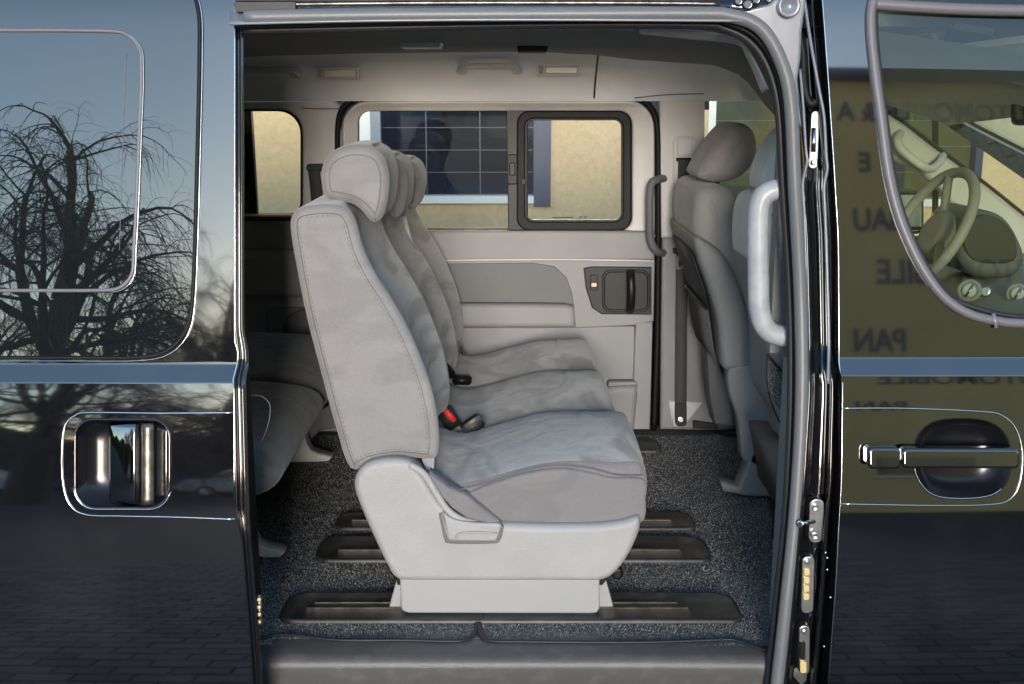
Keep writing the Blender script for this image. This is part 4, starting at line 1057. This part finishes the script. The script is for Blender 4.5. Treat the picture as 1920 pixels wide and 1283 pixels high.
# darker side panel of the near cushion with seam
sp = [(864, 938), (880, 925), (930, 905), (990, 888), (1050, 880), (1100, 886), (1150, 897), (1206, 900), (1211, 935), (1200, 984), (1100, 992), (950, 992), (880, 968)]
side = slab('cushion_side_panel', [tuple(v) for v in cr([Vector(p) for p in sp], 4)], Y0 - .006, .03, M_side2, bench, bevel=.008, segs=4)
tube('stitching', [P(a, b, Y0 - .007) for a, b in ((828, 922), (880, 915), (930, 902), (990, 882), (1050, 874), (1110, 880), (1160, 892), (1206, 892))], .0012, M_thread, side, n=5, sm=5)
slab('cushion_lower_side', [(804, 890), (840, 915), (876, 930), (900, 950), (940, 984), (915, 983), (875, 972), (848, 954), (830, 934), (815, 910)], Y0 - .032, .05, M_side2, bench, bevel=.006)
# side cover, lever recess, plinth
bp = [(663, 912), (668, 890), (684, 873), (715, 864), (755, 864), (780, 876), (800, 905), (816, 932), (836, 954), (870, 972), (920, 982), (1000, 986), (1100, 986), (1160, 981), (1193, 972), (1201, 976), (1199, 1000), (1180, 1042), (1155, 1076), (1128, 1091), (1085, 1093), (900, 1093), (775, 1092), (744, 1088), (728, 1068), (700, 1010), (672, 945)]
YB = Y0 - .030
cov_out = [tuple(v) for v in cr([Vector(p) for p in bp], 4)]
cov = slab('side_cover', cov_out, YB, .075, M_base, bench, bevel=.016, segs=6)
ridge = [(770, 872), (795, 893), (822, 935), (838, 962), (862, 980), (900, 990), (960, 994), (960, 986), (915, 980), (868, 968), (838, 948), (815, 915), (795, 885)]
tube('cover_shoulder', [P(a, b, YB + .006) for a, b in ((768, 872), (795, 889), (818, 925), (838, 955), (865, 974), (905, 984), (940, 990))], .0085, M_base, cov, n=12, sm=5)
lv = [tuple(v) for v in cr([Vector(p) for p in ((824, 962), (850, 975), (890, 983), (940, 985), (942, 1000), (936, 1016), (920, 1020), (845, 1020), (833, 1012), (828, 990))], 4)]
slab('lever_recess', lv, YB - .0035, .02, M_dg, cov, bevel=.002)
lv2 = [tuple(v) for v in cr([Vector(p) for p in ((829, 962), (850, 974), (890, 981), (937, 983), (937, 998), (930, 1014), (915, 1016), (848, 1015), (838, 1008), (832, 988))], 4)]
slab('recline_lever', lv2, YB - .010, .016, M_base, cov, bevel=.005)
tube('lever_lip', [P(a, b, YB - .012) for a, b in ((852, 1014), (858, 1003), (875, 999), (905, 999), (932, 1000))], .0025, M_plinth, cov, n=6, sm=4)
pl = slab('plinth', [(750, 1086), (1124, 1086), (1125, 1140), (1120, 1150), (1108, 1152), (766, 1151), (754, 1146), (751, 1138)], YB + .006, .10, M_plinth, bench, bevel=.005)
for a, b in ((729, 752), (1120, 1151)):
    q = [(a + (14 if a < 800 else 0), 1090), (b - (0 if a < 800 else 14), 1090), (b, 1140), (a, 1140)]
    slab('foot_wedge', q, YB + .035, .06, M_plinth, bench, bevel=.004)
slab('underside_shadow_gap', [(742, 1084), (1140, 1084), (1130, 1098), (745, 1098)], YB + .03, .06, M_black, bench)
slab('release_knob', rr(1148, 1066, 1168, 1088, 8, 4), YB + .05, .03, M_black, bench, bevel=.006)
# inner frame under the bench
for k in (1, 2, 3):
    y = Y0 + SW * k - .06
    box('seat_leg', (-.26, y, FZ + .002), (.20, y + .05, .80), M_char, bench)
box('seat_pan', (-.30, Y0 + .06, .78), (.26, Y1 - .04, .815), M_black, bench)
# recline hinge side wedge between back and cushion
slab('hinge_cover', [(790, 862), (815, 850), (812, 905), (800, 888)], Y0 + .02, .05, M_mg, bench, bevel=.004)
# buckles and belt on the bench
def obox(name, c, dx, dy, dz, m, parent, rot, bevel=.004):
    bm = bmesh.new(); bmesh.ops.create_cube(bm, size=1)
    for v in bm.verts: v.co = Vector((v.co.x * dx, v.co.y * dy, v.co.z * dz))
    bmesh.ops.bevel(bm, geom=bm.edges[:], offset=bevel, segments=3, affect='EDGES')
    bm.transform(Matrix.Translation(c) @ Euler(rot).to_matrix().to_4x4()); me = bpy.data.meshes.new(name); bm.to_mesh(me); bm.free(); me.materials.append(m)
    for p in me.polygons: p.use_smooth = True
    o = bpy.data.objects.new(name, me); COL.objects.link(o); adopt(o, parent); return o
bk1 = obox('belt_buckle', P(842, 784, .66), .045, .03, .058, M_char, bench, (.1, R(-28), .2))
obox('release_button', P(843, 779, .645), .014, .020, .040, M_red, bk1, (.1, R(-38), .2), .003)
bk2 = obox('belt_buckle', P(886, 797, .60), .058, .03, .036, M_char, bench, (R(25), R(-32), .2), .005)
obox('buckle_face', P(888, 793, .585), .046, .008, .026, M_sill, bk2, (R(25), R(-32), .2), .002)
tube('buckle_stalk', [P(862, 812, .61), P(848, 832, .61), P(838, 842, .62)], .010, M_belt, bk2, n=8, rz=.004)
bk3 = obox('belt_buckle', P(866, 712, .98), .055, .03, .026, M_black, bench, (.1, R(2), .1), .005)
bk4 = obox('belt_buckle', P(838, 694, .97), .028, .03, .05, M_black, bench, (.1, R(-40), .1), .005)
tube('buckle_strap', [P(826, 700, .98), P(834, 718, .97), P(828, 738, .95)], .009, M_belt, bk4, n=8, rz=.004)
belt('lap_belt', [(757, 404), (768, 450), (784, 520), (800, 590), (818, 650), (830, 700)], lambda t: 1.05 - .10 * t, 9, M_beltl, bench)
belt('lap_belt', [(864, 650), (872, 668), (884, 686)], lambda t: 1.44, 6, M_belt, bench)
# belt guide behind the headrests on the far wall
slab('belt_guide', rr(574, 308, 640, 322, 5, 3), WY - .03, .03, M_char, van, bevel=.004)
belt('shoulder_belt', [(588, 318), (592, 350), (596, 400)], WY - .035, 22, M_belt, van)

# ---- rear bench
rb = thing('rear_bench_seat', (-.9, .9, FZ), 'dark grey rear bench seat half hidden behind the slid-back door', 'bench seat')
cp2 = [(-1.10, .84), (-1.08, .93), (-.95, .985), (-.75, .985), (-.60, .975), (-.535, .955), (-.515, .92), (-.55, .875), (-.64, .85), (-.80, .84)]
cp2 = [tuple(v) for v in cr([Vector(p) for p in cp2], 4)]
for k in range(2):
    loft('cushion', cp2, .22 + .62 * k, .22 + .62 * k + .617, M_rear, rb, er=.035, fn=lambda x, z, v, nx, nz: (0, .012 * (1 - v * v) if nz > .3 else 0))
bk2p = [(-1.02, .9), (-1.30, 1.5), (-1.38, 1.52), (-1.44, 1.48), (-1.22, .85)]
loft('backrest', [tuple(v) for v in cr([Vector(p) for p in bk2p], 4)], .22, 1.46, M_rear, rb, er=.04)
tube('stitching', [P(a, b, .30) for a, b in ((470, 741), (492, 744), (506, 760), (504, 790), (494, 820), (480, 842))], .0012, M_thread2, rb, n=5, sm=5)
# grey support legs
for (Y_, dx) in ((1.26, 0), (.50, 0)):
    g = [(516, 868), (560, 868), (615, 866), (622, 858), (598, 852), (582, 846), (574, 830), (570, 800), (566, 772), (530, 790), (516, 830)]
    ref = wxz(g, 1.26)
    prism('support_leg', ref, Y_, .05, M_lg, rb, bevel=.006)
slab('leg_panel', [(570, 790), (640, 745), (650, 800), (600, 808), (582, 825)], 1.36, .03, M_dg, rb, bevel=.004)

# ---- front seats
def lp(px, Y, n=4): return [tuple(v) for v in cr([Vector(p) for p in wxz(px, Y)], n)]
drv = thing('driver_seat', (.75, 1.2, FZ), 'brown-grey driver seat on the far side with netted back pocket', 'car seat')
dh = [(1322, 335), (1338, 300), (1362, 262), (1388, 236), (1412, 234), (1430, 250), (1436, 285), (1424, 315), (1398, 338), (1360, 345)]
hr = loft('headrest', lp([(a - 6, b) for a, b in dh], .98), 1.02, 1.30, None, drv, er=.045, mats=[M_brown, M_brown])
for q in (.10, .2): tube('headrest_post', [P(1345, 340, 1.0 + q), P(1350, 370, 1.0 + q)], .006, M_steel, hr, n=8)
db = [(1310, 452), (1306, 400), (1314, 362), (1338, 350), (1372, 356), (1402, 380), (1420, 420), (1440, 480), (1470, 580), (1480, 690), (1420, 690), (1395, 600), (1350, 500)]
loft('backrest', lp(db, .94), .96, 1.43, None, drv, er=.04, mats=[M_brown, M_brown])
shell = [(1303, 446), (1335, 458), (1360, 482), (1384, 530), (1402, 590), (1414, 650), (1420, 688), (1362, 696), (1352, 660), (1346, 600), (1330, 540), (1312, 490)]
sh = loft('back_shell', lp(shell, .93), .93, 1.44, M_mg, drv, er=.02)
slab('shell_inset', [tuple(v) for v in cr([Vector(p) for p in ((1296, 470), (1310, 474), (1330, 520), (1342, 575), (1326, 572), (1312, 540))], 4)], .985, .02, M_char, sh, bevel=.004) if False else None
# recessed back face with net pocket: strips following the rear surface
def rearstrip(name, rows_, Ya, Yb, m, parent, lift=.004):
    V = []; Fc = []
    for (a, b) in rows_:
        p = P(a, b, .93); V.append(Vector((p.x - lift, Ya, p.z))); V.append(Vector((p.x - lift, Yb, p.z)))
    for i in range(len(rows_) - 1): c = i * 2; Fc.append((c, c + 1, c + 3, c + 2))
    o = mk(name, V, Fc, m, parent); md = o.modifiers.new('s', 'SOLIDIFY'); md.thickness = .004; md.offset = 0; return o
rearstrip('seatback_recess', [(1308, 478), (1320, 515), (1332, 550), (1341, 590)], 1.00, 1.38, M_char, sh, .006)
rearstrip('net_pocket', [(1341, 588), (1346, 620), (1352, 665), (1360, 694)], 1.00, 1.38, M_mesh, sh, .010)
tube('pocket_hem', [Vector((P(1341, 588, .93).x - .014, y, P(1341, 588, .93).z)) for y in (1.0, 1.2, 1.38)], .005, M_sealdark, sh, n=6)
sbp = [(1364, 704), (1372, 690), (1392, 684), (1425, 686), (1445, 720), (1450, 870), (1396, 866), (1388, 830), (1382, 780), (1368, 740)]
slab('seat_side_cover', sbp, .93, .05, M_mg, drv, bevel=.010, segs=4, sm=3)
slab('seat_foot', [(1352, 905), (1384, 914), (1398, 880), (1406, 852), (1420, 838), (1460, 836), (1470, 934), (1400, 932), (1356, 922)], .93, .06, M_mg, drv, bevel=.010, segs=4)
slab('lower_back_panel', [(1326, 640), (1352, 690), (1376, 740), (1378, 800), (1340, 796), (1330, 740)], 1.25, .10, M_dg, drv, bevel=.006)
box('seat_cushion_frame', (.82, 1.0, .64), (1.20, 1.42, .86), M_dg, drv)
loft('cushion', [tuple(v) for v in cr([Vector(p) for p in ((.72, .88), (.8, 1.0), (1.0, 1.03), (1.2, 1.03), (1.27, .98), (1.22, .87))], 4)], .96, 1.43, M_brown, drv, er=.03)

pas = thing('passenger_seat', (.75, .5, FZ), 'beige-grey front passenger seat nearest the pillar behind the pale grab handle', 'car seat')
ph = [(1418, 362), (1410, 350), (1412, 325), (1428, 285), (1448, 255), (1480, 235), (1520, 250), (1535, 300), (1520, 350), (1470, 365)]
hr = loft('headrest', lp([(a + 24, b) for a, b in ph], .36), .36, .56, None, pas, er=.04, mats=[M_fside, M_fside])
pb = [(1380, 505), (1378, 440), (1388, 395), (1410, 378), (1450, 372), (1500, 385), (1530, 430), (1560, 560), (1560, 680), (1470, 640), (1450, 560), (1405, 508)]
o = loft('backrest', lp([(a + 50, b) for a, b in pb], .30), .30, .66, None, pas, er=.03, mats=[M_fside, M_fside])
tube('stitching', [P(a, b, .297) for a, b in ((1447, 400), (1452, 440), (1456, 480), (1462, 510))], .0012, M_thread, o, n=5, sm=4)
pshell = [(1384, 500), (1410, 512), (1440, 526), (1475, 545), (1510, 640), (1540, 850), (1500, 900), (1462, 880), (1450, 830), (1424, 780), (1420, 680), (1408, 600)]
sh = loft('back_shell', lp([(a + 46, b) for a, b in pshell], .30), .30, .67, M_mg, pas, er=.02)
slab('shell_side_dark', [(1440, 540), (1475, 558), (1500, 640), (1470, 655), (1448, 610)], .293, .02, M_char, sh, bevel=.003, sm=3)
slab('net_pocket', [(1442, 670), (1462, 690), (1480, 720), (1478, 780), (1452, 752), (1440, 720)], .292, .02, M_mesh, sh, bevel=.003, sm=3)
tube('pocket_hem', [P(a, b, .29) for a, b in ((1438, 665), (1462, 692), (1482, 722))], .003, M_sealdark, sh, n=6, sm=3)
tube('shell_seam', [P(a, b, .292) for a, b in ((1440, 735), (1452, 770), (1466, 800), (1480, 830))], .0015, M_rubber, sh, n=6, sm=3)
slab('seat_base', [(1470, 880), (1560, 880), (1560, 1000), (1490, 1000)], .34, .4, M_dg, pas, bevel=.01)

# =====================================================================================================
#                                     BEYOND THE VAN: yellow house wall
# =====================================================================================================
BY = 5.6
fb = thing('yellow_building', (0, BY, 0), 'sunlit yellow rendered building seen through the far windows', 'building')
def q(px, py): p = P(px, py, BY); return p.x, p.z
wA0, _ = q(640, 0); wA1, zA = q(1032, 381); wB0, zB = q(1322, 372); wB1, _ = q(1866, 0)
zTop = 4.6
x_edges = [(-9, wA0), (wA1, wB0), (wB1, 11)]
for a, b in x_edges: box('wall', (a, BY, 0), (b, BY + .3, zTop), M_stucco, fb)
box('wall', (wA0, BY, 0), (wA1, BY + .3, zA - .005), M_stucco, fb); box('wall', (wB0, BY, 0), (wB1, BY + .3, zB - .06), M_stucco, fb)
box('wall', (wA0, BY, 3.2), (wA1, BY + .3, zTop), M_stucco, fb); box('wall', (wB0, BY, 3.2), (wB1, BY + .3, zTop), M_stucco, fb)
box('roof', (-9.3, BY - .4, zTop), (11.3, BY + 8, zTop + .2), M_roof, fb)
box('rear_block', (-9, BY + .3, 0), (11, BY + 7, zTop - .01), M_char, fb)
def glazed(x0, x1, z0, z1, pm, px0, nx, frame_l, frame_r, dzr):
    w_ = bpy.data.objects.new('window', None); COL.objects.link(w_); w_.location = ((x0 + x1) / 2, BY, z0); adopt(w_, fb)
    box('sill', (x0, BY - .03, z0), (x1 - frame_r, BY + .12, z0 + .05), M_white, w_)
    zz = z0 + .055; r_ = 0
    while zz < z1:
        zt = min(z1, zz + dzr)
        for i in range(nx):
            a = x0 + frame_l + (x1 - frame_r - x0 - frame_l) * i / nx; b = x0 + frame_l + (x1 - frame_r - x0 - frame_l) * (i + 1) / nx
            m_ = pm[(r_ * 3 + i) % len(pm)]
            box('panel', (a + .003, BY + .06, zz + .003), (b - .003, BY + .08, zt - .003), m_, w_)
        zz = zt; r_ += 1
    box('backing', (x0, BY + .081, z0), (x1, BY + .10, z1), M_greyp, w_)
    box('frame', (x0, BY - .02, z0 + .051), (x0 + frame_l, BY + .059, z1), M_white, w_)
    box('frame', (x1 - frame_r, BY - .035, z0 - .02), (x1, BY + .059, z1), M_navyf, w_)
    return w_
dz1 = q(0, 292)[1] - q(0, 334)[1]
wa = glazed(wA0, wA1, zA, 3.2, [M_navy], wA0, 3, q(697, 300)[0] - wA0, wA1 - q(1001, 300)[0], dz1)
box('grey_post', (q(697, 300)[0], BY - .04, zA + .05), (q(716, 300)[0], BY + .05, 3.2), M_greyp, wa)
wb = glazed(wB0, wB1, zB - .055, 3.2, [M_green, M_green, M_navy], wB0, 4, .05, .05, dz1 * 1.15)
slab('white_marker', rr(1690, 372, 1722, 428, 8, 4), BY - .3, .02, M_white, fb) if False else None

# =====================================================================================================
#                                     BEHIND THE CAMERA: what the black paint mirrors
# =====================================================================================================
def refl(px, py, off, Yt):
    """where the mirror ray off the body lands on the plane Y=Yt"""
    p = S(px, py, off); n = nrm(p.x, p.z, off); d = (p - CAM).normalized(); r_ = d - 2 * d.dot(n) * n
    t_ = (Yt - p.y) / r_.y; return p + r_ * t_
OY = -13.0
ob = thing('ochre_building', (9, OY - 3, 0), 'ochre rendered building with dark lettering, mirrored in the front door', 'building')
X0 = refl(1385, 300, ROFF, OY).x; ztop = refl(1600, 152, ROFF, OY).z
box('wall', (X0, OY - 8, 0), (24, OY, ztop), M_ochre, ob)
box('roof_fascia', (X0 - .3, OY - 8.2, ztop), (24.3, OY + .25, ztop + .14), M_navyf, ob)
rot = Euler((R(90), 0, R(180)))
for s_, a, b, h_ in (('AUTOMOBILE & A', 1768, 213, .42), ('E', 1622, 306, .42), ('BAU', 1648, 414, .42), ('AUTOMOBILE', 1815, 512, .46), ('PAN', 1650, 640, .42)):
    t_ = refl(a, b, ROFF, OY); text('sign_lettering', s_, Vector((t_.x, OY + .012, t_.z)), h_ * 1.12, rot, M_letter, ob, bold=.012)
for k in range(4): 
    xx = X0 + 2.2 + k * 3.2
    wdw = box('window', (xx, OY - .02, .95), (xx + 1.3, OY + .03, 1.75), M_navy, ob)
    box('frame', (xx - .05, OY - .01, .89), (xx + 1.35, OY + .05, .95), M_white, wdw)
# bare weeping tree
def bare_tree(seed, h, spread, depth_, tw):
    rnd = random.Random(seed); segs = []; twigs = []
    def grow(p, d, L, r_, lvl):
        n = 4; q = p
        for i in range(n):
            dd = d + Vector((rnd.uniform(-1, 1), rnd.uniform(-1, 1), rnd.uniform(-.6, .7))) * (.16 + .05 * lvl)
            if lvl >= 3: dd.z -= .14 * (lvl - 2); dd.x += .04
            dd.normalize(); e = q + dd * (L / n); r2 = r_ * (1 - .45 * (i + 1) / n)
            (segs if lvl < 4 else twigs).append((q, e, r_ * (1 - .45 * i / n), r2)); q = e; d = dd
            if lvl < depth_ and i >= 1:
                for c in range(rnd.choice((1, 2, 2)) if lvl < 3 else rnd.choice((1, 2, 2))):
                    a = rnd.uniform(0, 2 * PI); side = d.orthogonal().normalized(); side = Matrix.Rotation(a, 3, d) @ side
                    nd = (d * .55 + side * rnd.uniform(.5, .95) + Vector((0, 0, .15 if lvl < 2 else 0))).normalized()
                    grow(q, nd, L * rnd.uniform(.58, .8), r2 * (.62 if lvl < 2 else .5), lvl + 1)
        if lvl < depth_: grow(q, d, L * .7, r_ * .5, lvl + 1)
    grow(Vector((0, 0, 0)), Vector((.05, 0, 1)), h, .52, 0)
    return segs, twigs
def seg_mesh(name, segs, m, sides):
    V = []; Fc = []
    for a, b, r0, r1 in segs:
        d = (b - a).normalized(); u = d.orthogonal().normalized(); v = d.cross(u); k0 = len(V)
        for p, r_ in ((a, r0), (b, r1)):
            for k in range(sides): an = 2 * PI * k / sides; V.append(p + u * math.cos(an) * r_ + v * math.sin(an) * r_)
        for k in range(sides): l = (k + 1) % sides; Fc.append((k0 + k, k0 + l, k0 + sides + l, k0 + sides + k))
    me = bpy.data.meshes.new(name); me.from_pydata([tuple(v) for v in V], [], Fc); me.materials.append(m)
    for p in me.polygons: p.use_smooth = True
    return me
sg, tw_ = bare_tree(5, 3.7, 1, 5, 2)
print('tree', len(sg), len(tw_))
tm = seg_mesh('trunk', sg, M_bark, 6); cm = seg_mesh('crown', tw_, M_twig, 3)
tx = refl(75, 480, LOFF, -20).x
tree_info = [((tx, -20, 0), 1.0, 0, 'tall bare weeping tree mirrored in the slid-back door glass'),
             ((tx - 8, -27, 0), 1.0, 2.1, 'bare tree left of the tall weeping tree'),
             ((tx - 1.0, -40, 0), 1.15, 4.0, 'far bare tree beyond the parked cars'),
             ((tx + .5, -48, 0), 1.0, 1.0, 'far bare tree beside the pale house'),
             ((tx - 5.5, -36, 0), 1.1, 5.2, 'bare tree just behind the dark blue parked car'),
             ((tx - 13, -42, 0), 1.2, .6, 'leftmost of the far bare trees beyond the yard'),
             ((tx + 1.8, -33, 0), .9, 3.1, 'smaller bare tree right of the tall weeping tree')]
for i, (loc, s_, rz_, lb) in enumerate(tree_info):
    t = thing('bare_tree', loc, lb, 'tree', 'bare winter trees behind the photographer'); t.scale = (s_,) * 3; t.rotation_euler = (0, 0, rz_)
    for nm, me in (('trunk', tm), ('crown', cm)):
        o = bpy.data.objects.new(nm, me); COL.objects.link(o); o.parent = t
# hedge band, house, cars
rnd = random.Random(3); V = []; Fc = []
for i in range(9000):
    x = rnd.uniform(-40, -11); y = -52 + rnd.uniform(-1, 1); z = rnd.uniform(0, 1) ** .8 * (4.2 + 1.3 * math.sin(x * .7) + .7 * math.sin(x * 2.3)); s_ = rnd.uniform(.12, .3)
    a = Vector((rnd.uniform(-1, 1), rnd.uniform(-1, 1), rnd.uniform(-1, 1))).normalized(); b = a.orthogonal().normalized(); c = Vector((x, y, z)); k0 = len(V)
    V += [c - a * s_, c + b * s_ * .6, c + a * s_, c - b * s_ * .6]; Fc.append((k0, k0 + 1, k0 + 2, k0 + 3))
tag(mk('hedge', V, Fc, M_hedge, None, smooth=False, kind='stuff'), 'dark hedge line across the far side of the yard', 'hedge')
hs = thing('pale_house', (-8, -60, 0), 'pale gabled house in the distance mirrored beside the door handle', 'house')
hx = refl(405, 835, LOFF, -58).x
box('wall', (hx - 3, -64, 0), (hx + 4, -58, 4.2), M_house, hs)
mk('roof', [(hx - 3.4, -57.7, 4.1), (hx + 4.4, -57.7, 4.1), (hx + .5, -57.7, 6.6), (hx - 3.4, -64.3, 4.1), (hx + 4.4, -64.3, 4.1), (hx + .5, -64.3, 6.6)], [(0, 1, 2), (3, 5, 4), (0, 2, 5, 3), (1, 4, 5, 2), (0, 3, 4, 1)], M_roof, hs, smooth=False)
for k in (-1.5, 1.6): w_ = box('window', (hx + k, -58.02, 1.2), (hx + k + 1, -57.96, 2.4), M_navy, hs)
def car(loc, rz_, paint, lb, nm):
    t = thing(nm, loc, lb, 'car')
    t.rotation_euler = (0, 0, rz_)
    prof = [(-2.1, .35), (-2.15, .75), (-1.9, .95), (-1.3, 1.0), (-.7, 1.42), (.7, 1.46), (1.5, 1.05), (2.05, .92), (2.15, .55), (2.05, .33)]
    pr = [tuple(v) for v in cr([Vector(p) for p in prof], 3)]
    def loc_prism(name, xz, y0, d, m, par, bevel=.06):
        o = prism(name, xz, y0, d, m, None, bevel); o.parent = par; return o
    b_ = loc_prism('body', pr, -.85, .86, paint, t, .12); b2 = prism('body_far_half', [(x, z) for x, z in pr], -.85, .86, paint, None, .12); b2.data.transform(Matrix.Diagonal((1, -1, 1, 1))); b2.parent = t
    for s_ in (-1, 1):
        o = prism('side_window', [(-1.1, 1.02), (-.65, 1.34), (.6, 1.38), (1.2, 1.05)], -.862, .02, M_navy, None, .004); o.parent = t
        if s_ > 0: o.data.transform(Matrix.Diagonal((1, -1, 1, 1)))
        for x in (-1.35, 1.35):
            wl_ = disc('wheel', (x, s_ * .66, .33), (0, s_, 0), .33, .22, M_rubber, None, n=24); wl_.parent = t
            r_ = disc('rim', (x, s_ * .87, .33), (0, s_, 0), .2, .03, M_steel, None, n=16); r_.parent = wl_
    for y in (-.6, .6):
        o = disc('headlight', (2.08, y, .72), (1, 0, .1), .12, .06, M_lamp, None, n=12); o.parent = t
    return t
cx_ = refl(415, 885, LOFF, -27).x
car((cx_ + 1.2, -27, 0), .15, M_carw, 'white hatchback parked in front of the hedge', 'parked_car')
car((cx_ - 3.6, -30, 0), .1, M_carb, 'dark blue car parked left of the white hatchback', 'parked_car')
car((cx_ - 9.5, -31, 0), .05, M_carw, 'white car parked furthest left beneath the bare trees', 'parked_car')
# added dark band at the horizon, notched low so the sun reaches the cabin
V = []; Fc = []
for i in range(61):
    a = R(180 + 180 * i / 60); h_ = 2.2 + (8 + 2 * math.sin(i * 1.3) + 1.5 * math.sin(i * .47)) * min(1, max(0, (abs(i - 30) - 3) / 3)); V += [(95 * math.cos(a), 95 * math.sin(a), 0), (97 * math.cos(a), 97 * math.sin(a), h_)]
for i in range(60): Fc.append((2 * i, 2 * i + 2, 2 * i + 3, 2 * i + 1))
mk('horizon_band', V, Fc, M_hedge, None, kind='structure')
